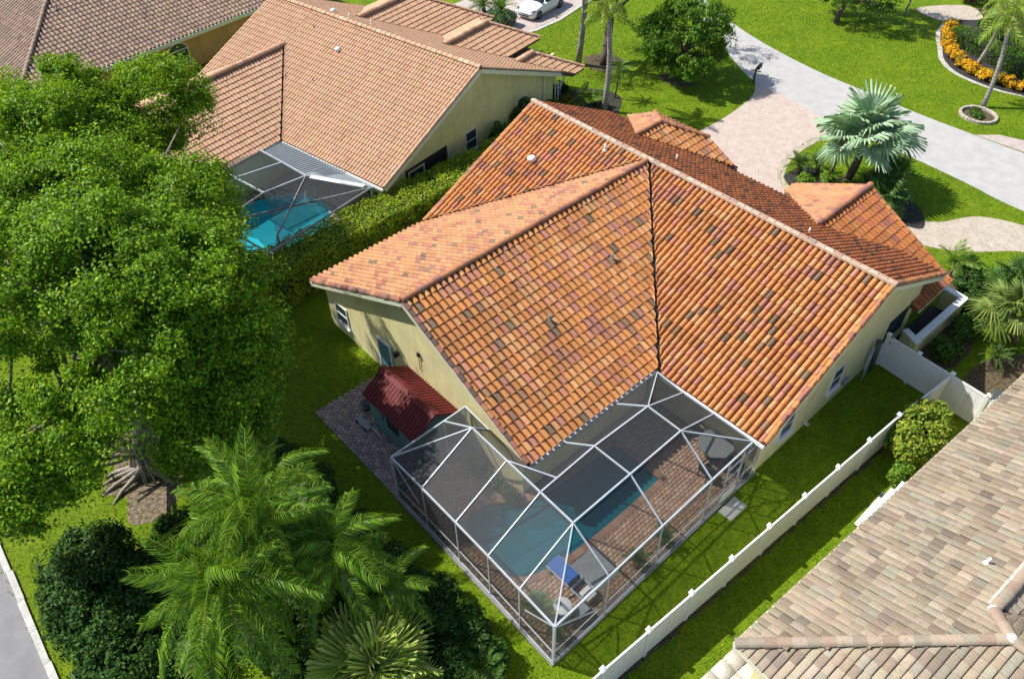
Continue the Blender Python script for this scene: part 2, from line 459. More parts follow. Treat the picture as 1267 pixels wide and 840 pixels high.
F2 = fr(0.1665, (-12.787, 0.706))                     # neighbour house frame
DECK = [(3.05, -17.52), (11.85, -17.62), (11.8, -6.38), (6.3, -6.38), (6.3, -13.72), (3.05, -13.72)]
POOL = smooth_pts([(6.9, -9.2), (9.62, -9.2), (9.72, -12.0), (9.6, -14.3), (9.2, -16.1), (8.3, -16.72), (6.9, -16.72), (5.75, -16.5), (5.4, -15.7), (5.7, -14.75), (6.45, -13.9), (6.75, -12.5), (6.8, -11.0)], 5, True)
POOL = [(6.85, -9.2), (9.66, -9.2)]+[p for p in smooth_pts([(9.7, -12.0), (9.6, -14.3), (9.2, -16.1), (8.3, -16.72), (6.9, -16.72), (5.75, -16.5), (5.4, -15.7), (5.7, -14.75), (6.45, -13.9), (6.75, -12.5)], 5)]
DECK2 = [F2(*p)[:2] for p in [(-9.2, -15.6), (-.2, -15.6), (-.2, -6.5), (-8.2, -6.5), (-8.2, -8.0), (-9.2, -8.0)]]
POOL2 = smooth_pts([(-18.6, -11.2), (-17.9, -9.5), (-16.6, -8.75), (-15.1, -8.7), (-14.05, -9.2), (-13.35, -10.3), (-13.2, -12.2), (-14.2, -13.8), (-16.5, -14.2), (-18.4, -13.0)], 5, True)
sheet('lawn', [(-700, -700), (700, -700), (700, 700), (-700, 700)], 0, M['grass'], holes=[DECK, DECK2])

far = [(-60, 46), (-40, 39), (-25, 32.6), (-17.5, 29.3), (-15.0, 27.95), (-11.0, 26.5), (-6.1, 25.4), (-2.3, 25.05), (2.0, 24.75), (5.7, 24.72), (9, 24.76), (16, 25.0), (40, 27), (80, 30)]
near = [(80, 23.5), (40, 20.6), (20, 19), (11.5, 18.8), (8.3, 19.2), (5.2, 19.5), (2, 19.7), (-2, 20.0), (-6.7, 20.7), (-8.4, 21.25), (-10.9, 22.75), (-13, 24.2), (-18, 26.6), (-25, 29), (-40, 34.5), (-60, 41)]
sheet('street', smooth_pts(far, 4)+smooth_pts(near, 4), .004, M['street'])
# driveway aprons
DRV = smooth_pts([(-5.95, 6.5), (-5.98, 9.2), (-6.08, 12.5), (-6.0, 14.8), (-6.16, 17.2), (-6.6, 19.4), (-7.6, 20.95)], 5)+smooth_pts([(-2.0, 20.05), (.4, 19.95)], 1)+smooth_pts([(.1, 19.0), (-.6, 17.6), (-.75, 15.4), (-.45, 13.4), (.35, 11.9), (1.7, 11.0), (2.6, 10.2), (2.8, 8.5), (2.8, 6.5)], 5)
sheet('driveway', DRV, .009, M['drive'])
edge = smooth_pts([(-.6, 17.6), (-.75, 15.4), (-.45, 13.4), (.35, 11.9), (1.7, 11.0), (2.6, 10.2), (2.9, 8.6)], 6)
sheet('driveway_border', edge+[(x+.42, y+.22) for x, y in reversed(edge)], .013, M['walk'])
wt = smooth_pts([(3.4, 11.2), (5.86, 12.9), (7.2, 13.6), (8.75, 14.5), (9.7, 16.2), (10.66, 17.0), (12.04, 17.5), (15, 18.3), (18, 18.95)], 4)
wb = smooth_pts([(18, 16.3), (15, 15.7), (13.0, 15.2), (11.9, 14.1), (11.06, 13.2), (9.9, 12.35), (8.2, 11.6), (6, 10.4), (4.5, 9.2)], 4)
sheet('garden_path', wt+wb, .009, M['walk'])
sheet('opposite_driveway', [(6.0, 24.75), (7.0, 25.8), (9.5, 26.6), (16, 29), (18, 25.2)], .009, M['drive2'])
sheet('neighbour_driveway', [(-25.4, 12.2), (-24.3, 15.8), (-24.4, 18.5), (-25.1, 21.5), (-26.3, 29.3), (-33, 31.5), (-32.5, 12.2)], .009, M['drive2'])
kb = MB()
for a, b in zip([(-25.2, 12.4), (-24.15, 15.8), (-24.25, 18.5), (-24.95, 21.5)], [(-24.15, 15.8), (-24.25, 18.5), (-24.95, 21.5), (-26.0, 29)]):
    kb.beam((*a, .02), (*b, .02), .3, .07)
tag(kb.build('driveway_edging', M['kerb']), kind='structure')
# service road at the bottom left and its kerb
sheet('road', [(-90, -29.55), (-5, -29.75), (1, -30.0), (60, -31.5), (60, -45), (-90, -45)], .004, M['asphalt'])
kb = MB()
x = -30.0
while x < 6:
    L = 1.45
    y0 = -29.62-.045*(x+5); y1 = -29.62-.045*(x+5+L)
    jy = random.uniform(-.03, .03)
    kb.beam((x, y0+jy, .06), (x+L-.015, y1+jy, .06), .22+random.uniform(-.03, .04), .12)
    x += L
tag(kb.build('kerb', M['kerb']), kind='structure')
sheet('verge', smooth_pts([(-9, -29.3), (-5, -29.5), (-1, -29.7), (3, -29.9), (3, -27.5), (-.5, -26.0), (-3, -25.8), (-6, -26.2), (-9, -26.5)], 4, True), .004, M['grass_thin'])
sheet('litter_bed', smooth_pts([(-7.4, -25.2), (-6.0, -24.9), (-5.0, -25.8), (-4.2, -25.2), (-2.9, -25.6), (-2.4, -24.4), (-3.5, -23.2), (-5.8, -22.6), (-7.2, -23.6)], 5, True), .008, M['sand'])
# planting beds
sheet('front_bed', smooth_pts([(.45, 12.6), (.9, 12.0), (1.9, 11.5), (3.2, 10.9), (5.0, 11.6), (7.0, 12.7), (8.5, 13.4), (7.2, 15.2), (5.0, 15.2), (2.6, 14.6), (.9, 14.2)], 5, True), .016, M['darkmulch'])
sheet('side_bed', smooth_pts([(12.9, 3.4), (14.2, 4.3), (14.45, 6.0), (14.0, 8.6), (13.5, 10.2), (12.3, 11.2), (11.2, 11.6), (11.2, 9.5), (12.9, 8.2)], 5, True), .012, M['mulch'])
sheet('corner_bed', smooth_pts([(15.0, 5.0), (15.4, 6.6), (16.4, 8.0), (18.2, 8.4), (19.5, 6.5), (18.5, 4.0), (16.5, 3.2), (15.4, 3.6)], 5, True), .012, M['mulch'])
BED = smooth_pts([(-3.2, 40.6), (-2.6, 37.5), (-1.2, 34.9), (-.1, 33.1), (1.5, 31.9), (3.9, 31.5), (6, 31.9), (9, 33.0), (14, 35.5)], 5)
sheet('flower_bed', BED+[(16, 44), (-2, 46)], .012, M['darkmulch'])
sheet('bed_border', [(x-.22, y-.28) for x, y in BED]+list(reversed(BED)), .016, M['kerb'])
sheet('gravel_patch', smooth_pts([(-6.0, 40.2), (-3.6, 39.3), (-2.8, 40.3), (-1.5, 42), (-3.5, 43.5)], 5, True), .02, M['walk'])
sheet('oak_bed', smooth_pts([(-18.3, 15.2), (-16.6, 14.2), (-15.4, 15.0), (-15.8, 16.8), (-17.6, 16.9)], 5, True), .01, M['mulch'])
sheet('mango_bed', smooth_pts([(-12.6, 16.9), (-11.6, 16.4), (-10.4, 16.9), (-10.2, 17.9), (-11.4, 18.6), (-12.6, 18.2)], 5, True), .01, M['mulch'])
sheet('gable_bed', smooth_pts([(-14.6, 8.3), (-13.0, 8.2), (-11.3, 9.2), (-11.2, 10.9), (-12.4, 12.6), (-13.8, 12.6), (-15.4, 11.2)], 5, True), .01, M['darkmulch'])
# tree ring of edging stones
ring = MB()
for k in range(30):
    a = 2*math.pi*k/30; c = (5.05+1.08*math.cos(a), 27.15+1.0*math.sin(a))
    f = fr(a, c); g = random.uniform(.8, 1.1)
    ring.box((-.09, -.11, 0), (.09, .11, .16+random.uniform(0, .04)), 0, f, (.5*g, .45*g, .37*g, 1), .03)
tag(ring.build('stone_edging', M['stone'], tint=True), 'ring of pale edging stones round the leaning palm trunk', 'edging')
sheet('ring_soil', [(5.05+1.0*math.cos(2*math.pi*k/24), 27.15+.93*math.sin(2*math.pi*k/24)) for k in range(24)], .012, M['mulch'])

# ------------------------------------------------------------------ pavers as real pieces
def pavers(name, region, holes, sx, sy, cols, z0, z1, parent=None, rot=0.0, gap=.008, off=.5, mat='paver', jit=.18):
    xs = [p[0] for p in region]; ys = [p[1] for p in region]
    c = (sum(xs)/len(xs), sum(ys)/len(ys)); f = fr(rot, c)
    L = max(max(xs)-min(xs), max(ys)-min(ys))*.75
    V = []; Fc = []; T = []
    j = 0
    cx = []; cy = []; ij = []
    nr = int(2*L/sy); nc = int(2*L/sx)
    for r in range(nr):
        for q in range(nc):
            a = -L+q*sx+(off*sx if r % 2 else 0); b = -L+r*sy
            p = f(a+sx/2, b+sy/2); cx.append(p[0]); cy.append(p[1]); ij.append((a, b))
    ok = inside(cx, cy, region)
    for h in holes: ok &= ~inside(cx, cy, h)
    t8 = [(0,0,0),(1,0,0),(1,1,0),(0,1,0)]
    for i in np.nonzero(ok)[0]:
        a, b = ij[i]; dz = random.uniform(-.002, .002); ch = .006
        x0, x1, y0, y1 = a+gap/2, a+sx-gap/2, b+gap/2, b+sy-gap/2
        vs = [f(x0,y0,z0),f(x1,y0,z0),f(x1,y1,z0),f(x0,y1,z0),f(x0+ch,y0+ch,z1+dz),f(x1-ch,y0+ch,z1+dz),f(x1-ch,y1-ch,z1+dz),f(x0+ch,y1-ch,z1+dz)]
        k = len(V); V += vs
        Fc += [(k+4,k+5,k+6,k+7),(k,k+1,k+5,k+4),(k+1,k+2,k+6,k+5),(k+2,k+3,k+7,k+6),(k+3,k,k+4,k+7)]
        cc = cols[int(random.random()*len(cols))]; g = 1+random.uniform(-jit, jit)
        T += [(cc[0]*g, cc[1]*g, cc[2]*g, 1)]*8
    return make_np(name, V, Fc, M[mat], parent, T, kind='stuff')
DK = [(.46, .29, .18), (.50, .33, .21), (.43, .25, .16), (.52, .37, .25), (.40, .25, .17), (.48, .31, .2)]
sheet('pool_deck', DECK, .068, M['joint'], holes=[POOL])
DECKI = [(3.2, -17.3), (11.6, -17.42), (11.58, -6.5), (6.4, -6.5), (6.4, -13.85), (3.2, -13.85)]
pavers('deck_paver', DECKI, [POOL], .225, .15, DK, .068, .085, bpy.data.objects['pool_deck'], math.pi/2, gap=.012, jit=.1)
sl_ = MB()
for a, b_ in (((3.0, -17.42), (11.85, -17.56)), ((11.76, -17.45), (11.72, -6.4)), ((3.12, -17.3), (3.12, -13.8))): sl_.beam((*a, .04), (*b_, .04), .2, .08)
sl_.build('deck_edge', M['asphalt'], bpy.data.objects['pool_deck'])
cop = MB()
for i in range(len(POOL)):
    a = Vector((*POOL[i], 0)); b = Vector((*POOL[(i+1) % len(POOL)], 0))
    d = b-a; n = max(1, int(d.length/.3))
    for k in range(n):
        p = a+d*(k/n); q = a+d*((k+.96)/n); g = random.uniform(.75, 1.1)
        o_ = (d.normalized().cross(Vector((0, 0, 1))))*.13
        cop.beam(p+o_*.6+Vector((0, 0, .062)), q+o_*.6+Vector((0, 0, .062)), .28, .09, 0, tint=(.36*g, .21*g, .14*g, 1))
cop.build('coping_stone', M['paver'], bpy.data.objects['pool_deck'], kind='stuff', tint=True)
PD = [(.30, .235, .215), (.36, .28, .25), (.26, .21, .20), (.39, .30, .26)]
PADP = [(-2.85, -17.45), (3.02, -17.5), (3.02, -13.78), (-2.75, -13.72)]
sheet('shed_pad', PADP, .035, M['joint'])
pavers('pad_paver', PADP, [], .22, .15, PD, .035, .05, bpy.data.objects['shed_pad'], 0.0)
# pools
def pool(name, poly, ctr, depth, zw, inner, water, label):
    e = empty(name, (*ctr, 0), label, 'pool')
    n = len(poly); mb = MB()
    vs = [(x, y, .03) for x, y in poly]+[(ctr[0]+(x-ctr[0])*.94, ctr[1]+(y-ctr[1])*.97, -depth) for x, y in poly]
    mb.add(vs, [(i, (i+1) % n, n+(i+1) % n, n+i)[::-1] for i in range(n)]+[tuple(range(n, 2*n))])
    mb.build('basin', inner, e)
    sheet('water', poly, zw, water, kind=None, parent=e)
    return e
P1 = pool('swimming_pool', POOL, (7.9, -13.0), 1.0, -.03, M['pool_in'], M['water'], 'deep teal swimming pool inside the white framed screen cage')
mb = MB(); mb.box((8.98, -10.35, -.5), (9.6, -9.24, -.12)); mb.box((8.5, -10.0, -.9), (8.98, -9.24, -.35))
mb.build('step', M['ledge'], P1)
P2 = pool('swimming_pool', POOL2, (-15.8, -11.4), 1.0, -.03, M['pool_in2'], M['water2'], 'bright turquoise kidney pool behind the salmon roofed house')
for k in range(4):
    mb = MB()
    mb.prism([(-15.5+.32*k, -8.9-.12*k), (-14.2, -9.2), (-13.6, -10.1), (-13.55, -11.2), (-14.6+.2*k, -11.2+.1*k)], -1.0, -.85+.2*k)
    mb.build('pool_step', M['ledge'], P2)
PD2 = [(.50, .43, .36), (.55, .48, .41), (.46, .39, .33)]
sheet('neighbour_pool_deck', DECK2, .02, M['mulch'], holes=[POOL2])
pavers('deck_paver', DECK2, [POOL2], .3, .3, PD2, .02, .08, bpy.data.objects['neighbour_pool_deck'], 0.1665)
pad = MB(); pad.box((11.9, -8.9, .0), (12.5, -7.9, .05), 0, None, (.5, .49, .44, 1), .015)
tag(pad.build('step_pad', M['stone'], tint=True), 'mottled concrete step pad on the grass outside the cage door', 'step')

# ------------------------------------------------------------------ roofs
from mathutils import noise as mnoise
def arc_profile(pitch, h, kind='barrel'):
    p = pitch/2
    if kind == 'barrel':
        us = [-.82, -.78, -.48, 0, .48, .78, .82]; zs = [-.3, .22, .8, 1, .8, .22, -.3]
    elif kind == 'low':
        us = [-1, -.78, -.68, 0, .68, .78, 1]; zs = [0, .02, .7, 1, .7, .02, 0]
    else:
        us = [-1, -.55, .1, .7, .96, 1]; zs = [.05, .55, .8, 1, .85, 0]
    return [(u*p*.99, z*h) for u, z in zip(us, zs)]
class Tiles:
    """collects every tile of one roof, later splits off the largest ones as single objects"""
    def __init__(s, pitch, expo, h, kind, lift, palette, clus=0.0, stain=0.0):
        s.clus = clus; s.stain = stain
        pr = arc_profile(pitch, h, kind); n = len(pr); s.pitch = pitch; s.expo = expo; s.pal = palette
        L = expo*1.16
        T = []; F = []
        for u, z in pr: T.append((u, 0, z+lift))
        for u, z in pr: T.append((u*.97, L, z*.94+.002))
        for i in range(n-1): F.append((i, i+1, n+i+1, n+i))
        for u, z in pr: T.append((u, 0, z+lift))
        for u, z in pr: T.append((u, .006, max(z+lift-.022, -.012)))
        for i in range(n-1): F.append((3*n+i, 3*n+i+1, 2*n+i+1, 2*n+i))
        s.T = np.array(T); s.F = np.array(F)
        s.C = []; s.V = []; s.N = []; s.K = []
    def plane(s, poly, zf, pal=None, jit=.006, start=-.06, uoff=0.0, cut=.05, ps=1.0):
        """poly: plan outline; zf: (a,b,c) for z=a+b*x+c*y"""
        a, b, c = zf; g = math.hypot(b, c); h = np.array([b, c])/g
        q = math.sqrt(1+g*g)
        Sv = np.array([h[0]/q, h[1]/q, g/q]); Uv = np.array([h[1], -h[0], 0.0]); Nv = np.cross(Uv, Sv)
        P = np.array(poly, float)
        us = P @ Uv[:2]; hs = P @ h
        u0, u1, h0, h1 = us.min(), us.max(), hs.min(), hs.max()
        e = s.expo/q
        pt = s.pitch*ps; nu = int((u1-u0)/pt)+2; nh = int((h1-h0)/e)+2
        uu = u0+uoff+(np.arange(nu)+.5)*pt; hh = h0+start+np.arange(nh)*e
        U, Hh = np.meshgrid(uu, hh)
        U = U.ravel(); Hh = Hh.ravel()
        nP = len(P); E_ = np.roll(P, -1, 0)-P; F_ = np.roll(E_, -1, 0); cr = E_[:, 0]*F_[:, 1]-E_[:, 1]*F_[:, 0]
        convex = (cr > -1e-6).all() or (cr < 1e-6).all()
        ok = np.zeros(len(U), bool)
        for fu, fh in (((0, .5), (-.36, .5), (.36, .5), (0, .15), (0, .85)) if convex else ((0, .5),)):
            mid = Hh+e*fh; uq = U+fu*pt
            ok |= inside(uq*Uv[0]+mid*h[0], uq*Uv[1]+mid*h[1], poly)
        U = U[ok]; Hh = Hh[ok]; n = len(U)
        bx = U*Uv[0]+Hh*h[0]; by = U*Uv[1]+Hh*h[1]; bz = a+b*bx+c*by
        O = np.stack([bx, by, bz], 1)
        ju = rng.normal(0, jit, n); js = rng.normal(0, jit, n); jn = np.abs(rng.normal(0, jit*.5, n)); jr = rng.normal(0, jit*1.2, n)
        T = s.T
        tu = T[None, :, 0]*ps+ju[:, None]+jr[:, None]*T[None, :, 1]; ts = T[None, :, 1]+js[:, None]; tn = T[None, :, 2]+jn[:, None]
        V = O[:, None, :]+tu[..., None]*Uv+ts[..., None]*Sv+tn[..., None]*Nv
        if convex:
            cen = P.mean(0)
            for i in range(nP):
                A, B = P[i], P[(i+1) % nP]; d_ = B-A
                if np.hypot(*d_) < .05 or (abs(A @ h-h0) < .12 and abs(B @ h-h0) < .12): continue
                nn = np.array([-d_[1], d_[0]])/np.hypot(*d_)
                if (cen-A) @ nn < 0: nn = -nn
                gap = cut if abs(d_ @ h)/np.hypot(*d_) > .3 and abs(d_ @ Uv[:2])/np.hypot(*d_) > .3 else .0
                dist = (V[..., 0]-A[0])*nn[0]+(V[..., 1]-A[1])*nn[1]-gap
                mv = np.where(dist < 0, -dist, 0)
                V[..., 0] += mv*nn[0]; V[..., 1] += mv*nn[1]; V[..., 2] += mv*(b*nn[0]+c*nn[1])
        s.V.append(V); s.N.append(np.repeat(Nv[None], n, 0)); s.C.append(V.mean(1))
        pal = pal or s.pal
        cols = np.array([p[1] for p in pal]); wts = np.array([p[0] for p in pal], float); wts /= wts.sum()
        dark = cols.mean(1) < cols.mean(1).max()*.55
        nz = np.array([mnoise.fractal(Vector((x*.42, y*.42, 3.7)), 1.0, 2.0, 3) for x, y in zip(bx, by)])
        boost = np.exp(2.6*s.clus*nz)
        Wm = wts[None]*np.where(dark[None], boost[:, None], 1.0); Wm /= Wm.sum(1, keepdims=True)
        k = (np.cumsum(Wm, 1) < rng.random((n, 1))).sum(1).clip(0, len(cols)-1)
        stain = np.array([mnoise.fractal(Vector((x*1.1+9, y*1.1, z*1.1)), 1.0, 2.0, 4) for x, y, z in zip(bx, by, bz)])
        st = 1-s.stain*np.clip(stain*1.6+.1, 0, .75)
        cc = cols[k]*st[:, None]*(1+rng.normal(0, .04, (n, 1)))*(1+rng.normal(0, .02, (n, 3)))
        s.K.append(np.clip(cc, .01, .95))
    def finish(s, parent, mat, count, mind=None, name='roof_tile'):
        V = np.concatenate(s.V); N = np.concatenate(s.N); C = np.concatenate(s.C); K = np.concatenate(s.K)
        d = C-CAM; r = np.linalg.norm(d, axis=1); dep = d @ _fw
        px = 633.5+FPX*(d @ _R)/dep; py = 420-FPX*(d @ _U)/dep
        size = np.abs(np.einsum('ij,ij->i', N, d))/r**3
        vis = (px > 8) & (px < 1259) & (py > 8) & (py < 832) & (np.einsum('ij,ij->i', N, d) < 0)
        size[~vis] = 0
        order = np.argsort(-size)
        single = order[:count] if count else np.array([], int)
        single = single[size[single] > 0] if count else single
        rest = np.setdiff1d(np.arange(len(V)), single)
        t = V.shape[1]; F = s.F
        ck = lambda idx: np.concatenate([np.repeat(K[idx], t, 0), np.ones((len(idx)*t, 1))], 1)
        for i in single:
            make_np(name, V[i], F, mat, parent, ck(np.array([i])), smooth=True)
        Fr = (np.arange(len(rest))[:, None, None]*t+F[None]).reshape(-1, F.shape[1])
        make_np(name, V[rest].reshape(-1, 3), Fr, mat, parent, ck(rest), smooth=True, kind='stuff')
        return len(V)
def deck(mb, poly, zf, top=-.015, th=.15):
    a, b, c = zf
    mb.prism(poly, lambda x, y: a+b*x+c*y+top-th, lambda x, y: a+b*x+c*y+top)
def caps(p, q, parent, mat, pal, rad=.13, expo=.38, name='ridge_tile', flat=.8, lift=.02, bed=None, bedw=.3, wid=1.0):
    p = Vector(p); q = Vector(q); d = (q-p); L = d.length; d.normalize()
    sd = d.cross(Vector((0, 0, 1))).normalized(); up = sd.cross(d)
    n = max(1, round(L/expo)); e = L/n
    for i in range(n):
        o = p+d*(i*e); tl = random.uniform(-.012, .012); m = MB(); vs = []
        K = 7
        for s_, r in ((0, rad*1.06), (e*1.1, rad*.94)):
            for k in range(K):
                t = math.pi*k/(K-1)
                vs.append(o+d*s_+sd*(math.cos(t)*r*wid+tl)+up*(math.sin(t)*r*flat+lift+(.012 if s_ == 0 else 0)))
        fs = [(k, K+k, K+k+1, k+1) for k in range(K-1)]
        b2 = [v.copy() for v in vs[:K]]+[o+d*.004+sd*(math.cos(math.pi*k/(K-1))*rad*.8)+up*(math.sin(math.pi*k/(K-1))*rad*.5) for k in range(K)]
        c = random.choices([x[1] for x in pal], [x[0] for x in pal])[0]; g = random.uniform(.88, 1.1)
        ti = (c[0]*g, c[1]*g, c[2]*g, 1)
        m.add(vs, [f[::-1] for f in fs], 0, ti, True); m.add(b2, [(k, K+k, K+k+1, k+1)[::-1] for k in range(K-1)], 0, ti)
        m.build(name, mat, parent, tint=True)
    if bed:
        m = MB(); m.beam(p+up*(lift+.0), q+up*(lift+.0), bedw, .10, 0, up=up); m.build('mortar_bed', bed, parent)
def gable(mb, A, B, pts, th=.2):
    """vertical wall from plan point A to B; pts = [(fraction along, z)...] upper outline from A to B; thickness on the left of A->B"""
    A = Vector((*A, 0)); B = Vector((*B, 0)); d = B-A
    n = Vector((-d.y, d.x, 0)).normalized()*th
    prof = [(0, 0), (1, 0)]+[(t, z) for t, z in reversed(pts)]
    f = [A+d*t+Vector((0, 0, z)) for t, z in prof]; k = len(f)
    vs = f+[v+n for v in f]
    mb.add(vs, [tuple(range(k)), tuple(range(2*k-1, k-1, -1))]+[(i, k+i, k+(i+1) % k, (i+1) % k) for i in range(k)])
def window(parent, A, n, w_, z0, z1, frame_mat, pane='glass', cols=1, rows=2, sill=True, fw=.06, arch=0.0, name='window', depth=.05):
    """A: plan centre on the wall face; n: outward unit normal"""
    n = Vector((n[0], n[1], 0)).normalized(); t = Vector((-n.y, n.x, 0))
    O = Vector((A[0], A[1], 0))
    P = lambda a, z, o=0.0: O+t*a+n*o+Vector((0, 0, z))
    m = MB()
    h = w_/2
    m.beam(P(-h, z0, depth/2), P(-h, z1, depth/2), fw, depth, up=n); m.beam(P(h, z0, depth/2), P(h, z1, depth/2), fw, depth, up=n)
    m.beam(P(-h+fw/2, z0+fw/2, depth/2), P(h-fw/2, z0+fw/2, depth/2), fw*.98, depth*.98, up=n)
    if not arch: m.beam(P(-h+fw/2, z1-fw/2, depth/2), P(h-fw/2, z1-fw/2, depth/2), fw*.98, depth*.98, up=n)
    for r in range(1, rows): m.beam(P(-h+fw/2, z0+(z1-z0)*r/rows, depth*.45), P(h-fw/2, z0+(z1-z0)*r/rows, depth*.45), fw*.7, depth*.8, up=n)
    for c in range(1, cols): m.beam(P(-h+w_*c/cols, z0+fw, depth*.43), P(-h+w_*c/cols, z1, depth*.43), fw*.6, depth*.7, up=n)
    if arch:
        ap = [P(h*math.cos(math.pi*k/12), z1+arch*math.sin(math.pi*k/12), depth/2) for k in range(13)]
        for a, b in zip(ap, ap[1:]): m.beam(a, b, fw, depth, up=n)
        m.beam(P(-h, z1, depth*.44), P(h, z1, depth*.44), fw*.9, depth*.8, up=n)
    o = m.build(name, frame_mat, parent)
    g = MB()
    out = [P(-h, z0, .018), P(h, z0, .018), P(h, z1, .018)]
    if arch: out += [P(h*math.cos(math.pi*k/12), z1+arch*math.sin(math.pi*k/12), .018) for k in range(1, 12)]
    out.append(P(-h, z1, .018))
    g.poly(out); g.build('pane', M[pane], o)
    if sill:
        m = MB(); m.beam(P(-h-.08, z0-.05, .05), P(h+.08, z0-.05, .05), .08, .14, up=n); m.build('sill', frame_mat, o)
    return o
def vent(parent, p, kind='pipe', mat=None, s=1.0):
    m = MB(); x, y, z = p
    if kind == 'pipe':
        m.tube([(x, y, z-.1), (x, y, z+.3*s)], .05*s, 10); m.lathe((x, y, z-.03), [(.14*s, 0), (.07*s, .09*s)], 12)
        m.build('vent_pipe', mat or M['white'], parent)
    else:
        m.lathe((x, y, z-.12), [(.16*s, 0), (.16*s, .2*s), (.22*s, .2*s), (.2*s, .29*s), (.1*s, .36*s), (.01, .37*s)], 14)
        m.build('roof_vent', mat or M['white'], parent)

# ---- main terracotta house
H, SL = 6.121, .4857
OR = (.57, .235, .07)
PAL = [(52, OR), (14, (.60, .30, .12)), (11, (.50, .21, .12)), (4, (.41, .175, .12)), (2.6, (.21, .14, .08)), (1.6, (.30, .165, .085))]
PAL_L = [(74, (.53, .255, .115)), (16, (.52, .25, .12)), (12, (.42, .17, .11)), (4, (.34, .16, .12)), (2.4, (.2, .14, .085))]  # left slopes: paleness of the grazing view put into the tile colours
PAL_F = [(50, (.42, .13, .032)), (22, (.35, .10, .028)), (12, (.27, .085, .035)), (9, (.13, .06, .03))]  # far slope: shading put into darker tile colours, along with dirt stain
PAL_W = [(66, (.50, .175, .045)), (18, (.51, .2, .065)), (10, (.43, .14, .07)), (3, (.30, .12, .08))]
PAL_RIDGE = [(6, (.54, .36, .25)), (4, (.50, .31, .21)), (3, (.43, .23, .16)), (3, (.57, .41, .29)), (.6, (.28, .2, .15))]
PAL_RIDGE2 = [(8, (.47, .2, .09)), (4, (.40, .17, .09)), (2, (.32, .14, .11))]
PAL_RAKE = [(6, (.30, .12, .08)), (4, (.22, .10, .08)), (4, (.12, .07, .055)), (2, (.42, .18, .08))]
MAIN = empty('terracotta_house', (2.0, -3.0, 0), 'large cream house with a mottled orange barrel tile roof, in the centre', 'house')
near_r = [(0, 0), (12.11, 0), (12.11, -7.06), (7.06, -7.06)]
near_l = [(0, 0), (-7.7, -7.7), (-7.7, 0)]
wing_r = [(0, 0), (6.88, -6.88), (6.88, -14.07), (0, -14.07)]
wing_l = [(0, 0), (0, -14.07), (-7.68, -14.07), (-7.68, -7.68)]
YF = 6.2
farp = [(-7.7, 0), (-7.7, YF), (-6.41, YF), (-3.65, 3.44), (-.89, YF), (4.29, YF), (7.05, 3.44), (9.81, YF), (12.11, YF), (12.11, 0)]
zn = (H, 0, SL); zfar = (H, 0, -SL); zwr = (H, -SL, 0); zwl = (H, SL, 0)
HW2 = 4.45
z2r = (HW2-SL*3.65, -SL, 0); z2l = (HW2+SL*3.65, SL, 0); z2h = (HW2+SL*5.5, 0, -SL)
f2r = [(-3.65, 3.44), (-.1, 6.99), (.3, 7.4), (-1.75, 7.4), (-3.65, 5.5)]
f2l = [(-3.65, 3.44), (-3.65, 5.5), (-5.55, 7.4), (-7.6, 7.4), (-7.6, 7.39)]
f2h = [(-3.65, 5.5), (-1.75, 7.4), (-5.55, 7.4)]
z1r = (HW2+SL*7.05, -SL, 0); z1l = (HW2-SL*7.05, SL, 0)
f1r = [(7.05, 3.44), (12.1, 4.6), (12.1, 7.55), (7.05, 7.95)]
f1l = [(7.05, 3.44), (7.05, 7.95), (3.3, 8.2), (3.3, 7.19)]
rd = MB()
for poly, z in ((near_r, zn), (near_l, zn), (wing_r, zwr), (wing_l, zwl), (farp, zfar), (f2r, z2r), (f2l, z2l), (f2h, z2h), (f1r, z1r), (f1l, z1l)):
    P = np.array(poly); area = sum(P[i][0]*P[(i+1) % len(P)][1]-P[(i+1) % len(P)][0]*P[i][1] for i in range(len(P)))
    deck(rd, poly if area > 0 else poly[::-1], z)
ROOF = rd.build('roof', M['deck_red'], MAIN)
T1 = Tiles(.285, .41, .108, 'barrel', .05, PAL, .45, .28)
T1.plane(near_r, zn, ps=.9); T1.plane(near_l, zn, ps=.9); T1.plane(wing_r, zwr); T1.plane(wing_l, zwl, PAL_L)
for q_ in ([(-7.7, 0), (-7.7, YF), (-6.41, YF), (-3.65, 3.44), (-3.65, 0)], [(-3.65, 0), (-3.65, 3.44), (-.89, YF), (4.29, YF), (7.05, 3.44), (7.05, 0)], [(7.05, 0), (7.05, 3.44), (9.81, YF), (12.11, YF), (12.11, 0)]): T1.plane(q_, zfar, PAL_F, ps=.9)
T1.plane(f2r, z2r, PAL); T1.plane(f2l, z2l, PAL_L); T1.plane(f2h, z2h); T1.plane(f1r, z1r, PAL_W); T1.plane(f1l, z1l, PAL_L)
nt1 = T1.finish(ROOF, M['terracotta'], 300)
up_ = .07
caps((12.16, 0, H+up_), (-7.75, 0, H+up_), ROOF, M['terracotta'], PAL_RIDGE, bed=M['mortar'], bedw=.25, lift=.03, rad=.105)
caps((0, -14.1, H+up_-.01), (0, -.15, H+up_-.01), ROOF, M['terracotta'], PAL_RIDGE2, bed=M['terracotta'] and M['deck_red'], bedw=.22, lift=.035, rad=.13)
caps((-3.65, 5.5, HW2+up_), (-3.65, 3.5, HW2+up_), ROOF, M['terracotta'], PAL_RIDGE2, lift=.04)
caps((-1.75, 7.4, HW2-SL*1.9+up_), (-3.65, 5.5, HW2+up_), ROOF, M['terracotta'], PAL_RIDGE2, lift=.03)
caps((-5.55, 7.4, HW2-SL*1.9+up_), (-3.65, 5.5, HW2+up_), ROOF, M['terracotta'], PAL_RIDGE2, lift=.03)
caps((7.05, 8.0, HW2+up_), (7.05, 3.5, HW2+up_), ROOF, M['terracotta'], PAL_RIDGE2, lift=.04, rad=.15)
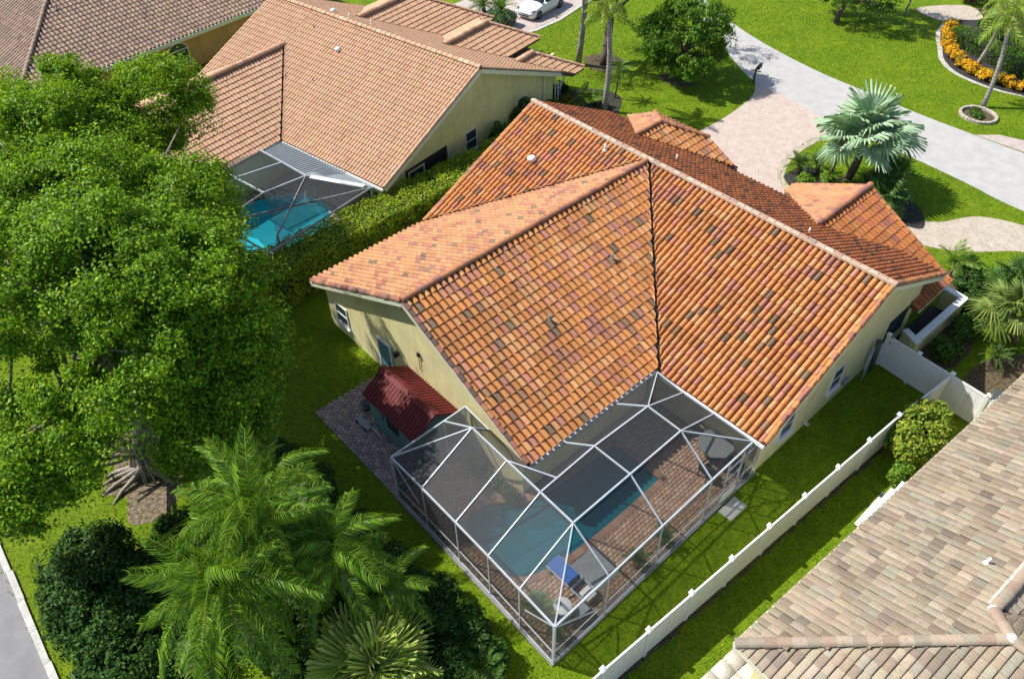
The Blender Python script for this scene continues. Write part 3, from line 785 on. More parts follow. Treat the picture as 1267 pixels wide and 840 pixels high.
def rake(x0, y0, x1, y1, zf, pal=PAL_RAKE):
    z = lambda x, y: zf[0]+zf[1]*x+zf[2]*y
    caps((x0, y0, z(x0, y0)+.02), (x1, y1, z(x1, y1)+.02), ROOF, M['terracotta'], pal, rad=.115, expo=.34, name='rake_tile', flat=1.0, lift=.0)
PAL_RK2 = [(6, OR), (3, (.42, .16, .09)), (2, (.32, .13, .1))]
rake(12.06, -7.05, 12.06, -.1, zn, PAL_RK2); rake(12.06, YF, 12.06, .1, zfar, PAL_RK2); rake(-7.66, -7.5, -7.66, -.1, zn, PAL_RK2)
rake(6.85, -14.03, .1, -14.03, zwr); rake(-7.63, -14.03, -.1, -14.03, zwl)
rake(12.05, 7.52, 7.1, 7.92, z1r, PAL_RK2); rake(3.35, 8.17, 7.0, 7.92, z1l, PAL_RK2)
# valley metal, dark
for p, q in (((.1, -.1), (7.02, -7.02)), ((-.1, -.1), (-7.6, -7.6))):
    m = MB(); m.beam((p[0], p[1], H-SL*abs(p[0])+.02), (q[0], q[1], H-SL*abs(q[0])+.02), .13, .04); m.build('valley_flashing', M['dark'], ROOF)
# fascia and gutters
def fas(mb, p, q, zf, drop=.16, ht=.2, wd=.04):
    z = lambda v: zf[0]+zf[1]*v[0]+zf[2]*v[1]-drop
    mb = MB(); mb.beam((*p, z(p)), (*q, z(q)), wd, ht); mb.build('fascia', M['fascia'], ROOF)
fas(m, (12.13, -7.0), (12.13, 0), zn); fas(m, (12.13, 0), (12.13, YF), zfar)
fas(m, (-7.7, -14.09), (0, -14.09), zwl); fas(m, (0, -14.09), (6.88, -14.09), zwr); fas(m, (-7.71, -14.07), (-7.71, -7.7), zwl)
fas(m, (-7.72, -7.6), (-7.72, 0), zn); fas(m, (12.12, 4.78), (12.12, 7.5), z1r, .17)
m = MB(); m.beam((7.1, -7.15, H-SL*7.06-.12), (12.1, -7.15, H-SL*7.06-.12), .12, .12); m.build('gutter', M['white'], ROOF)
m = MB(); m.beam((6.97, -7.2, H-SL*6.88-.12), (6.97, -14.05, H-SL*6.88-.12), .12, .12); m.build('gutter', M['white'], ROOF)
vent(ROOF, (-5.05, -2.6, H-SL*2.6+.12), 'hood', s=1.1); vent(ROOF, (-2.2, -.55, H-SL*.55+.1), 'pipe')
vent(ROOF, (-.3, 2.6, H-SL*2.6+.1), 'pipe', s=.8); vent(ROOF, (2.7, -5.3, H-SL*2.7+.1), 'pipe', M['greyroof'], s=.9)
vent(ROOF, (8.6, 4.6, HW2-SL*1.55+.08), 'pipe', M['greyroof'], .9); vent(ROOF, (3.35, -9.6, H-SL*3.35+.1), 'pipe', M['greyroof'], .9)
vent(ROOF, (7.7, 1.35, H-SL*1.35+.08), 'pipe', M['white'], .7)
# walls
m = MB()
gz = lambda x: H-SL*abs(x)-.19
gable(m, (-7.05, -13.75), (6.25, -13.75), [(0, gz(7.05)), (7.05/13.3, H-.19), (1, gz(6.25))])
gable(m, (11.73, -6.4), (11.73, 5.2), [(0, gz(6.4)), (6.4/11.6, H-.19), (1, gz(5.2))])
gable(m, (-7.1, 5.4), (-7.1, -13.55), [(0, 2.3), (5.4/18.95, 2.3), (1, 2.3)])
gable(m, (6.25, -13.55), (6.25, -6.6), [(0, 2.75), (1, 2.75)]); gable(m, (6.25, -6.4), (11.53, -6.4), [(0, 2.75), (1, 2.75)])
gable(m, (11.53, 5.2), (-7.1, 5.4), [(0, 3.3), (1, 3.3)])
gable(m, (-7.1, 5.2), (-7.1, -7), [(0, gz(5.2)), (5.2/12.2, H-.3), (1, gz(7))])
gable(m, (3.7, 5.4), (3.7, 7.6), [(0, 2.4), (1, 2.4)][::1], .18); gable(m, (10.4, 7.2), (3.9, 7.6), [(0, 2.5), (.5, HW2-.3), (1, 2.4)])
m.build('wall', M['cream'], MAIN)
window(MAIN, (-5.88, -13.75), (0, -1), .92, .72, 1.9, M['white'])
window(MAIN, (11.73, -1.2), (1, 0), .85, .95, 2.3, M['white']); window(MAIN, (11.73, -4.7), (1, 0), .9, .9, 2.2, M['white'])
window(MAIN, (11.73, 3.6), (1, 0), 1.5, .9, 2.15, M['dark'], sill=False)
d = MB(); d.beam((-2.45, -13.79, .03), (-2.45, -13.79, 2.02), .84, .06, up=(0, 1, 0)); door = d.build('door', M['teal'], MAIN)
d = MB(); d.beam((-2.92, -13.8, 0), (-2.92, -13.8, 2.1), .1, .09, up=(0, 1, 0)); d.beam((-1.98, -13.8, 0), (-1.98, -13.8, 2.1), .1, .09, up=(0, 1, 0)); d.beam((-2.87, -13.8, 2.06), (-2.03, -13.8, 2.06), .09, .085, up=(0, 1, 0)); d.build('frame', M['white'], door)
d = MB(); d.lathe((-2.12, -13.86, 1.0), [(.03, -.03), (.04, 0), (.03, .03)], 8); d.build('handle', M['black'], door)
d = MB(); d.box((-1.55, -13.87, 1.95), (-1.4, -13.75, 2.15)); d.tube([(-1.48, -13.9, 1.9), (-1.48, -13.95, 2.2)], .06, 8); d.build('wall_lamp', M['black'], MAIN)
d = MB(); d.box((.1, -13.84, 3.1), (.22, -13.75, 3.3)); d.tube([(.16, -13.79, 3.1), (.16, -13.79, 2.3)], .015, 6); d.build('flood_lamp', M['black'], MAIN)
d = MB()
for z in (.5, .62): d.tube([(11.78, -3.25, z), (11.98, -3.25, z), (12.0, -3.1, z-.14)], .025, 6)
d.build('outdoor_tap', M['white'], MAIN)
d = MB(); d.lathe((11.8, -.15, .7), [(.02, -.2), (.13, -.18), (.13, .16), (.06, .2)], 12); d.build('electric_meter', M['greyfab'], MAIN)
# low walled front planter
pl = empty('planter_wall', (12.6, 6, 0), 'low cream courtyard wall with flat white cap beside the front entry', 'wall')
cw = MB(); cap_ = MB()
for a, b in (((12.05, 3.95), (12.85, 3.6)), ((12.85, 3.6), (13.0, 8.05)), ((13.0, 8.05), (12.0, 8.15))):
    gable(cw, a, b, [(0, 1.13), (1, 1.13)], .22)
    d_ = (Vector((*b, 0))-Vector((*a, 0))); n_ = Vector((-d_.y, d_.x, 0)).normalized()*.11
    cap_.beam(Vector((*a, 1.17))+n_, Vector((*b, 1.17))+n_, .32, .08+random.uniform(0, .004))
cw.build('wall', M['cream'], pl); cap_.build('cap', M['white'], pl)
m = MB(); m.box((11.75, 4.2, .01), (12.75, 7.9, .05)); m.build('soil', M['darkmulch'], pl)

# ---- neighbour with the salmon roof
PALS = [(60, (.56, .335, .195)), (26, (.575, .35, .21)), (10, (.55, .315, .18)), (1.2, (.52, .25, .15))]
NB2 = empty('salmon_roof_house', F2(-8, 0), 'yellow stucco house with a salmon pink tile roof, behind the hedge', 'house')
H2, HE2, D2 = 5.978, 2.564, 8.106; m2 = (H2-HE2)/D2; HWG = 4.778; xr2 = -8.078-(HWG-HE2)/m2
def zfl(F, z0, gl, p0=(0, 0)):
    """plane z=z0+gl.(local-p0) as world (a,b,c) for frame F"""
    o = np.array(F(0, 0)[:2]); ex = np.array(F(1, 0)[:2])-o; ey = np.array(F(0, 1)[:2])-o
    g = ex*gl[0]+ey*gl[1]
    c = np.array(F(*p0)[:2])
    return (z0-g @ c, g[0], g[1])
W2 = lambda pts: [F2(*p)[:2] for p in pts]
yv = -D2; yr = -(H2-HWG)/m2
XL = -17.5; yl = yr-(xr2-XL)
p_n = W2([(.1, 0), (xr2, 0), (xr2, yr), (-8.078, yv), (.1, yv)]); p_n2 = W2([(xr2, 0), (XL, 0), (XL, yl), (xr2, yr)])
p_f = W2([(.1, 0), (.1, 8.4), (XL, 8.4), (XL, 0)])
p_wr = W2([(xr2, yr), (xr2, -13.6), (-8.078, -13.6), (-8.078, yv)])
p_wl = W2([(xr2, yr), (XL, yl), (XL, -13.6), (xr2, -13.6)])
z_n = zfl(F2, H2, (0, m2)); z_f = zfl(F2, H2, (0, -m2)); z_wr = zfl(F2, HWG, (-m2, 0), (xr2, 0)); z_wl = zfl(F2, HWG, (m2, 0), (xr2, 0))
# street side wings: A, B, C ridges along local y
zA, zB, zC = 4.95, 4.62, 3.55
def ywhere(z): return (H2-z)/m2
fw = []
for xr, z, y1, half in ((-12.2, zA, 7.2, 4.3), (-5.5, zB, 7.3, 2.6), (-1.85, zC, 7.4, 2.5)):
    y0 = ywhere(z); fw.append((xr, z, y0, y1, half))
planes = [(p_n, z_n), (p_n2, z_n), (p_f, z_f), (p_wr, z_wr), (p_wl, z_wl)]
for xr, z, y0, y1, half in fw:
    ye = min(y0+half, 8.4)
    planes.append((W2([(xr, y0), (xr+(ye-y0), ye), (xr+half, ye+.01), (xr+half, y1+half*.86), (xr, y1)]), zfl(F2, z, (-m2, 0), (xr, 0))))
    planes.append((W2([(xr, y0), (xr, y1), (xr-half, y1+half*.86), (xr-half, ye+.01), (xr-(ye-y0), ye)]), zfl(F2, z, (m2, 0), (xr, 0))))
    planes.append((W2([(xr, y1), (xr+half, y1+half*.86), (xr-half, y1+half*.86)]), zfl(F2, z, (0, -m2*1.16), (0, y1))))
rd = MB()
for poly, z in planes:
    P = np.array(poly); area = sum(P[i][0]*P[(i+1) % len(P)][1]-P[(i+1) % len(P)][0]*P[i][1] for i in range(len(P)))
    deck(rd, poly if area > 0 else poly[::-1], z, -.01, .16)
ROOF2 = rd.build('roof', M['deck_brown'], NB2)
T2 = Tiles(.225, .37, .05, 'low', .05, PALS, 0, .1)
for poly, z in planes: T2.plane(poly, z, jit=.005)
T2.finish(ROOF2, M['salmon'], 0)
PALS2 = [(5, (.56, .34, .2)), (3, (.54, .31, .18)), (2, (.6, .4, .26))]
L2 = lambda a, b, z: F2(a, b, z)
caps(L2(.15, 0, H2+.05), L2(XL, 0, H2+.05), ROOF2, M['salmon'], PALS2, rad=.15, expo=.4, lift=.02)
caps(L2(xr2, -13.6, HWG+.05), L2(xr2, yr, HWG+.05), ROOF2, M['salmon'], PALS2, rad=.2, expo=.4, lift=.02)
for xr, z, y0, y1, half in fw:
    caps(L2(xr, y1, z+.05), L2(xr, y0, z+.05), ROOF2, M['salmon'], PALS2, rad=.2, expo=.4, lift=.02)
    caps(L2(xr+half, y1+half*.86, z-m2*half+.05), L2(xr, y1, z+.05), ROOF2, M['salmon'], PALS2, rad=.12, expo=.4, lift=.02)
def rake2(y0, y1, s):
    caps(L2(.07, y0, H2-m2*abs(y0)+.01), L2(.07, y1, H2-m2*abs(y1)+.01), ROOF2, M['salmon'], PALS2, rad=.1, expo=.38, name='rake_tile', flat=.9, lift=0)
rake2(-D2, -.1, 1); rake2(8.4, .1, -1)
for y in (-D2, 8.38):
    m = MB(); m.beam(L2(.13, y, H2-m2*abs(y)-.17), L2(.13, 0, H2-.17), .05, .24); m.build('fascia', M['fascia'], ROOF2)
m = MB()
m.beam(L2(.1, yv-.1, HE2-.12), L2(-8.0, yv-.1, HE2-.12), .12, .12); m.build('gutter', M['white'], ROOF2)
for a, b, k in ((-9.3, -2.0, 'hood'), (-11.5, 1.1, 'pipe'), (-13.2, 1.3, 'hood'), (-10.1, 1.6, 'pipe')):
    vent(ROOF2, L2(a, b, H2-m2*abs(b)+.06), k, s=.9)
for a, b in ((-11.2, -4.7), (-9.2, -4.3), (-12.2, -1.2)):
    vent(ROOF2, L2(a, b, H2-m2*abs(b)+.04), 'pipe', M['black'], .6)
m = MB()
gz2 = lambda y: H2-m2*abs(y)-.2
gable(m, L2(-.45, -6.2, 0)[:2], L2(-.45, 7.7, 0)[:2], [(0, gz2(6.2)), (6.2/13.9, H2-.2), (1, gz2(7.7))])
gable(m, L2(-.65, -6.2, 0)[:2][::1], L2(-8.0, -6.2, 0)[:2], [(0, 2.7), (1, 2.7)], -.2); gable(m, L2(-8.6, -6.2, 0)[:2], L2(-8.6, -13.3, 0)[:2], [(0, 2.4), (1, 2.4)], -.2)
gable(m, L2(-.65, 7.7, 0)[:2], L2(-17.2, 7.7, 0)[:2], [(0, 2.4), (1, 2.4)])
gable(m, L2(-2.4, 7.9, 0)[:2], L2(-2.4, 10.6, 0)[:2], [(0, 2.2), (1, 2.2)]); gable(m, L2(-6, 11, 0)[:2], L2(-18.5, 13.6, 0)[:2], [(0, 2.2), (1, 2.2)])
gable(m, L2(-17.2, 7.7, 0)[:2], L2(-17.2, -7, 0)[:2], [(0, gz2(7.7)), (7.7/14.7, H2-.25), (1, gz2(7))]); gable(m, L2(-17.2, -13.3, 0)[:2], L2(-8.6, -13.3, 0)[:2], [(0, 2.8), (.45, 4.4), (1, 2.3)])
m.build('wall', M['lime'], NB2)
nx = Vector((*F2(1, 0)[:2], 0))-Vector((*F2(0, 0)[:2], 0))
window(NB2, L2(-.45, -.5, 0)[:2], nx, .95, .95, 2.25, M['white']); window(NB2, L2(-.45, 4.4, 0)[:2], nx, .95, .95, 2.25, M['white'])
m = MB(); gable(m, L2(-.43, -6.0, 0)[:2], L2(-.43, -2.6, 0)[:2], [(0, 2.25), (1, 2.25)], .1); m.build('screen_opening', M['dark'], NB2)
window(NB2, L2(-.42, -5.2, 0)[:2], nx, 1.2, .3, 2.1, M['lime'], 'glass', sill=False, fw=.1)
m = MB(); m.tube([L2(-.38, 6.6, .1), L2(-.38, 6.6, 2.9)], .045, 8); m.build('downspout', M['white'], NB2); m = MB(); m.tube([L2(-.3, 7.75, .1), L2(-.3, 7.75, 2.4), L2(-.1, 8.1, 2.6)], .045, 8)
m.build('downspout', M['white'], NB2)
m = MB()
for k in range(6): m.beam(L2(-.2, 7.9, .4+.25*k), L2(-.5, 9.0, .4+.25*k), .04, .04)
for y in (7.9, 8.4, 9.0): m.beam(L2(-.2-.27*(y-7.9), y, .1), L2(-.2-.27*(y-7.9), y, 1.8), .05, .05)
m.build('entry_screen', M['white'], NB2)

# ---- brown roofed house, top left
F3 = fr(R_(7.3), (-35.58, -11.17))
PALB = [(50, (.36, .245, .17)), (30, (.32, .215, .15)), (14, (.28, .18, .135)), (6, (.40, .28, .2))]
NB1 = empty('brown_roof_house', F3(-6, 4), 'orange stucco house with a brown barrel tile hip roof, at the top left', 'house')
mB = .42; hB = 2.66
W3 = lambda pts: [F3(*p)[:2] for p in pts]
pe = W3([(0, -6.98), (0, 19), (-9.5, 9.5), (-9.5, 2.52)]); ps = W3([(0, -6.98), (-9.5, 2.52), (-19, -6.98)])
pw = W3([(-9.5, 2.52), (-9.5, 9.5), (-19, 19), (-19, -6.98)]); pn = W3([(0, 19), (-19, 19), (-9.5, 9.5)])
pls = [(pe, zfl(F3, hB, (-mB, 0))), (ps, zfl(F3, hB, (0, mB), (0, -6.98))), (pw, zfl(F3, hB, (mB, 0), (-19, 0))), (pn, zfl(F3, hB, (0, -mB), (0, 19)))]
rd = MB()
for poly, z in pls:
    P = np.array(poly); area = sum(P[i][0]*P[(i+1) % len(P)][1]-P[(i+1) % len(P)][0]*P[i][1] for i in range(len(P)))
    deck(rd, poly if area > 0 else poly[::-1], z, -.01, .1)
ROOF1 = rd.build('roof', M['deck_brown'], NB1)
TB = Tiles(.31, .38, .09, 'barrel', .045, PALB, 0, .15)
for poly, z in pls: TB.plane(poly, z, jit=.006)
TB.finish(ROOF1, M['browntile'], 0)
PALB2 = [(4, (.34, .24, .18)), (3, (.30, .2, .15))]
zt = hB+mB*9.5
caps(F3(0, -6.98, hB+.06), F3(-9.5, 2.52, zt+.06), ROOF1, M['browntile'], PALB2, rad=.14, expo=.38, lift=.04)
caps(F3(0, 19, hB+.06), F3(-9.5, 9.5, zt+.06), ROOF1, M['browntile'], PALB2, rad=.14, expo=.38, lift=.04)
caps(F3(-9.5, 2.4, zt+.06), F3(-9.5, 9.6, zt+.06), ROOF1, M['browntile'], PALB2, rad=.14, expo=.38, lift=.04)
m = MB(); m.beam(F3(.08, -7.05, hB-.13), F3(.08, 19.05, hB-.13), .14, .26); m.build('gutter', M['fascia'], ROOF1); m = MB(); m.beam(F3(0, -7.06, hB-.13), F3(-19, -7.06, hB-.13), .14, .25)
m.build('gutter', M['fascia'], ROOF1)
vent(ROOF1, F3(-5.3, -.7, hB+mB*5.3+.06), 'pipe', M['greyroof'])
m = MB(); gable(m, F3(-.7, -6.3)[:2], F3(-.7, 18.4)[:2], [(0, 2.5), (1, 2.5)]); gable(m, F3(-18, -6.3)[:2], F3(-.9, -6.3)[:2], [(0, 2.5), (1, 2.5)])
m.build('wall', M['orange'], NB1)
n3 = Vector((*F3(1, 0)[:2], 0))-Vector((*F3(0, 0)[:2], 0))
window(NB1, F3(-.7, 4.35)[:2], n3, 1.5, .55, 1.55, M['white'], cols=2, rows=1, arch=.5, sill=False)

# ---- weathered roof, bottom right
F4 = fr(R_(-3.9), (15.86, -13.97))
PALG = [(34, (.385, .315, .22)), (28, (.345, .275, .19)), (14, (.275, .21, .15)), (15, (.325, .295, .215)), (5, (.22, .18, .135)), (4, (.42, .355, .26))]
NB3 = empty('weathered_roof_house', F4(4, 4), 'house with a weathered beige and grey tile roof, at the bottom right', 'house')
mG = .385; hG = 2.6
W4 = lambda pts: [F4(*p)[:2] for p in pts]
pl_ = W4([(0, 0), (5, 5), (4.27, 5.62), (4.27, 22), (0, 22)]); pe_ = W4([(0, 0), (14, 0), (14, 5), (5, 5)])
pk_ = W4([(5, 5), (14, 5), (14, 8), (6.0, 8), (4.27, 5.62)]); pr_ = W4([(4.27, 5.62), (8.5, 9.85), (8.5, 22), (4.27, 22)])
pls = [(pl_, zfl(F4, hG, (mG, 0))), (pe_, zfl(F4, hG, (0, mG))), (pk_, zfl(F4, hG+mG*5, (0, -mG), (0, 5))), (pr_, zfl(F4, hG+mG*4.27, (-mG, 0), (4.27, 0)))]
rd = MB()
for poly, z in pls:
    P = np.array(poly); area = sum(P[i][0]*P[(i+1) % len(P)][1]-P[(i+1) % len(P)][0]*P[i][1] for i in range(len(P)))
    deck(rd, poly if area > 0 else poly[::-1], z, -.01, .16)
ROOF3 = rd.build('roof', M['deck_brown'], NB3)
T4 = Tiles(.262, .41, .055, 'asym', .035, PALG, .4, .3)
for poly, z in pls: T4.plane(poly, z, jit=.006)
T4.finish(ROOF3, M['weathered'], 300)
PALG2 = [(4, (.38, .29, .21)), (3, (.33, .235, .17)), (2, (.42, .34, .25)), (2, (.31, .27, .2))]
caps(F4(-.02, -.02, hG+.06), F4(5, 5, hG+mG*5+.06), ROOF3, M['weathered'], PALG2, rad=.165, expo=.42, lift=.015, flat=.62)
caps(F4(5.1, 5, hG+mG*5+.06), F4(13.5, 5, hG+mG*5+.06), ROOF3, M['weathered'], PALG2, rad=.165, expo=.42, lift=.015, flat=.62)
caps(F4(4.27, 5.62, hG+mG*4.27+.06), F4(5, 5, hG+mG*5+.06), ROOF3, M['weathered'], PALG2, rad=.18, expo=.42, lift=.02, flat=.7)
caps(F4(4.27, 22, hG+mG*4.27+.06), F4(4.27, 5.62, hG+mG*4.27+.06), ROOF3, M['weathered'], PALG2, rad=.165, expo=.42, lift=.015, flat=.62)
m = MB()
for p, r in ((F4(5, 5, hG+mG*5+.13), .19), (F4(4.27, 5.62, hG+mG*4.27+.13), .19)):
    m.lathe(p, [(r, -.12), (r*.9, .0), (r*.5, .07), (.02, .09)], 12)
m.beam(F4(4.06, 5.8, hG+mG*4.06+.06), F4(4.06, 22, hG+mG*4.06+.06), .08, .06)
m.build('mortar_patch', M['mortar2'], ROOF3)
m = MB(); m.beam(F4(-.06, 0, hG-.06), F4(-.06, 22, hG-.06), .06, .18); m.build('fascia', M['fascia'], ROOF3); m = MB(); m.beam(F4(-.02, -.06, hG-.06), F4(14, -.06, hG-.06), .06, .18)
m.build('fascia', M['fascia'], ROOF3)
m = MB(); gable(m, F4(.6, 22)[:2], F4(.6, .6)[:2], [(0, 2.5), (1, 2.5)]); gable(m, F4(.8, .6)[:2], F4(14, .6)[:2], [(0, 2.5), (1, 2.5)])
m.build('wall', M['cream'], NB3)
vent(ROOF3, F4(3.35, 7.2, hG+mG*3.35+.06), 'pipe', M['white'], .9)
sheet('rear_patio', W4([(-.42, .9), (6, .9), (6, -4), (-.42, -4)]), .012, M['concrete'])
pavers('patio_slab', W4([(-.42, .9), (6, .9), (6, -4), (-.42, -4)]), [], .6, .6, [(.62, .55, .47), (.58, .52, .44), (.64, .58, .5)], .012, .05, bpy.data.objects['rear_patio'], R_(-3.9), off=0.0, gap=.03)

# ------------------------------------------------------------------ screen enclosure over the pool
CAGE = empty('screen_enclosure', (7.4, -13, 0), 'white framed screen enclosure over the teal pool and paver deck', 'screen cage')
zt_, zr_ = 2.57, 3.5
N = {'A': (3.12, -17.4, zt_), 'n1': (4.96, -17.4, zt_), 'n2': (6.85, -17.42, zt_), 'n3': (8.56, -17.45, zt_), 'n4': (10.13, -17.5, zt_), 'B': (11.78, -17.55, zt_),
     's1': (11.76, -15.08, zt_), 's2': (11.72, -12.38, zt_), 's3': (11.7, -9.67, zt_), 's4': (11.68, -7.2, zt_),
     'A0': (4.71, -14.8, zr_), 'A1': (6.65, -14.87, zr_), 'A2': (8.4, -14.92, zr_), 'A3': (9.98, -14.97, zr_), 'M2': (9.96, -12.16, zr_), 'M3': (9.94, -9.42, zr_),
     'I2': (8.3, -12.18, zr_), 'I3': (8.38, -9.4, zr_), 'g1': (8.45, -7.27, 2.68), 'g2': (9.92, -7.27, 2.68), 'v': (7.08, -7.2, 2.72), 'w1': (7.03, -9.62, 2.68), 'w2': (7.03, -12.36, 2.68), 'w3': (6.98, -14.0, 2.7),
     'l1': (3.12, -14.92, zt_), 'l2': (3.12, -13.86, zt_), 'g0': (4.75, -14.05, 2.78), 'K': (8.37, -14.1, zr_)}
def cb(a, b, wd=.05, ht=.08, name='beam'):
    m = MB(); m.beam(N[a] if isinstance(a, str) else a, N[b] if isinstance(b, str) else b, wd, ht); return m.build(name, M['alu'], CAGE)
for chain in (('A', 'n1', 'n2', 'n3', 'n4', 'B'), ('B', 's1', 's2', 's3', 's4'), ('A', 'l1', 'l2')):
    for a, b in zip(chain, chain[1:]): cb(a, b, .058, .09, 'top_beam')
for chain in (('A0', 'A1', 'A2', 'A3'), ('A3', 'M2', 'M3'), ('A2', 'I2', 'I3')):
    for a, b in zip(chain, chain[1:]): cb(a, b, .055, .1, 'ridge_beam')
for a, b in (('A', 'A0'), ('n1', 'A0'), ('n2', 'A1'), ('n3', 'A2'), ('n4', 'A3'), ('B', 'A3'), ('s1', 'A3'), ('s2', 'M2'), ('s3', 'M3'), ('s4', 'M3'), ('g2', 'M3'), ('I3', 'M3'), ('I2', 'M2'),
             ('g1', 'I3'), ('v', 'I3'), ('w1', 'I3'), ('w2', 'I2'), ('A1', 'K'), ('A0', 'l1'), ('A0', 'g0')):
    cb(a, b, .046, .08, 'rafter')
for a, b in (('g0', 'l2'), ('g1', 'v'), ('g1', 'g2'), ('g2', 's4')): cb(a, b, .06, .09, 'gutter_beam')
for k in ('A', 'n1', 'n2', 'n3', 'n4', 'B', 's1', 's2', 's3', 's4', 'l1', 'l2'):
    x, y, z = N[k]; s = .08 if k in 'AB' else .05
    m = MB(); m.box((x-s/2, y-s/2, .03), (x+s/2, y+s/2, z-.06)); m.build('post', M['alu'], CAGE)
def rails(a, b):
    a = Vector(N[a]); b = Vector(N[b])
    for z, h, wd in ((.78, .035, .035), (.06, .05, .05)):
        m = MB(); m.beam((a.x, a.y, z), (b.x, b.y, z), wd, h); m.build('rail', M['alu'], CAGE)
bays = [('A', 'n1'), ('n1', 'n2'), ('n2', 'n3'), ('n3', 'n4'), ('n4', 'B'), ('B', 's1'), ('s1', 's2'), ('s2', 's3'), ('A', 'l1'), ('l1', 'l2')]
def pane(pts): m = MB(); m.poly(pts); return m.build('screen_panel', M['screen'], CAGE)
for a, b in bays:
    rails(a, b)
    A_, B_ = Vector(N[a]), Vector(N[b])
    lo = lambda v, z: (v.x, v.y, z)
    pane([lo(A_, .09), lo(B_, .09), lo(B_, .755), lo(A_, .755)]); pane([lo(A_, .805), lo(B_, .805), lo(B_, zt_-.06), lo(A_, zt_-.06)])
# corner braces
for p, q in (((11.78, -17.5, 2.5), (11.77, -15.4, .82)), ((11.7, -17.54, 2.5), (10.4, -17.5, 1.6)), ((3.16, -17.4, 2.5), (4.6, -17.4, 1.2))):
    m = MB(); m.beam(p, q, .04, .05); m.build('brace', M['alu'], CAGE)
for q in (('A', 'n1', 'A0'), ('n1', 'n2', 'A1', 'A0'), ('n2', 'n3', 'A2', 'A1'), ('n3', 'n4', 'A3', 'A2'), ('n4', 'B', 'A3'), ('B', 's1', 'A3'), ('s1', 's2', 'M2', 'A3'), ('s2', 's3', 'M3', 'M2'), ('s3', 's4', 'M3'),
          ('A2', 'A3', 'M2', 'I2'), ('I2', 'M2', 'M3', 'I3'), ('M3', 's4', 'g2'), ('M3', 'g2', 'g1', 'I3'), ('I3', 'g1', 'v'), ('I3', 'v', 'w1'), ('I3', 'w1', 'w2', 'I2'), ('I2', 'w2', 'w3', 'K'), ('A1', 'K', 'w3'), ('A1', 'A2', 'K'),
          ('A0', 'A1', 'w3', 'g0'), ('A0', 'g0', 'l2', 'l1'), ('A', 'A0', 'l1')):
    pane([N[k] for k in q])
# door bay between s3 and the house
sd = MB()
for y in (-8.62, -7.72, -6.68): sd.beam((11.72, y, .03), (11.72, y, zt_-.05), .055, .055, up=(0, 1, 0))
sd.beam((11.72, -8.6, 2.12), (11.72, -6.7, 2.12), .05, .05)
for z in (.78, 1.5): sd.beam((11.72, -8.58, z), (11.72, -7.75, z), .045, .045)
sd.beam((11.72, -7.68, .78), (11.72, -6.72, .78), .045, .045); sd.beam((11.72, -9.62, .78), (11.72, -8.66, .78), .045, .045)
sd.build('door_frame', M['alu'], CAGE)
kp = MB(); kp.beam((11.74, -8.55, .3), (11.74, -7.8, .3), .03, .5); kp.build('kick_plate', M['fascia'], CAGE)
for y0, y1 in ((-9.64, -8.65), (-8.59, -7.75), (-7.69, -6.71)): pane([(11.71, y0, .06), (11.71, y1, .06), (11.71, y1, 2.5), (11.71, y0, 2.5)])
# fallen frond tips hooked on the beam
# ---- neighbour's cage
C2 = empty('screen_enclosure', F2(-5, -11, 0), 'grey framed screen enclosure over the turquoise pool next door', 'screen cage')
Q = {'a': (-8.05, -9.65, 2.6), 'b': (-6.05, -9.75, 2.62), 'c': (-3.95, -9.9, 2.65), 'd': (-.45, -8.5, 2.55), 'e': (-4.3, -12.4, 2.8), 'f': (-1.2, -14.2, 2.55), 'a2': (-9.6, -12.4, 2.8), 'b2': (-6.6, -12.4, 2.8), 'g': (-4.4, -15.3, 2.5), 'h': (-9.8, -15.3, 2.5), 'i': (-.45, -15.3, 2.5)}
Q = {k: F2(*v) for k, v in Q.items()}
for a, b in (('a', 'b'), ('b', 'c'), ('b', 'b2'), ('c', 'e'), ('a', 'a2'), ('a2', 'b2'), ('b2', 'e')):
    m = MB(); m.beam(Q[a], Q[b], .06, .1); m.build('beam', M['alu'], C2)
for a, b in (('c', 'f'), ('d', 'g'), ('e', 'g'), ('d', 'i'), ('h', 'g'), ('g', 'i')):
    m = MB(); m.beam(Q[a], Q[b], .06, .1); m.build('beam', M['alu_bronze'], C2)
for k in 'dfgi':
    x, y, z = Q[k]; m = MB(); m.box((x-.05, y-.05, .02), (x+.05, y+.05, z-.06)); m.build('post', M['alu_bronze'], C2)
for q in (('a', 'b', 'b2', 'a2'), ('b', 'c', 'e', 'b2'), ('c', 'd', 'f', 'e'), ('d', 'i', 'f')):
    m = MB(); m.poly([Q[k] for k in q]); m.build('screen_panel', M['screen2'], C2)
pr_ = MB()
pts = [F2(-8.0, -8.25, 2.5), F2(-8.05, -9.6, 2.56), F2(-3.95, -9.85, 2.62), F2(-2.2, -8.9, 2.55), F2(-.5, -8.35, 2.45), F2(-.5, -8.2, 2.45)]
pr_.add(pts+[tuple(np.array(p)+[0, 0, -.08]) for p in pts], [tuple(range(6))[::-1], tuple(range(6, 12))]+[(i, (i+1) % 6, 6+(i+1) % 6, 6+i) for i in range(6)])
for k in range(24):
    t = k/23; a = F2(-7.9+5.2*t, -8.22, 2.535); b = F2(-7.95+4.4*t*1.05, -9.62-.2*t+(.55*t if t > .8 else 0), 2.62)
    pr_.beam(a, b, .03, .03)
pr_.build('patio_roof', M['greyroof'], C2)
pw = MB(); pw.beam(F2(-3.7, -9.8, 2.66), F2(-.9, -8.6, 2.53), .3, .02); pw.build('fascia', M['white'], C2)
hr = MB(); b = F2(-5.3, -8.7, 0)
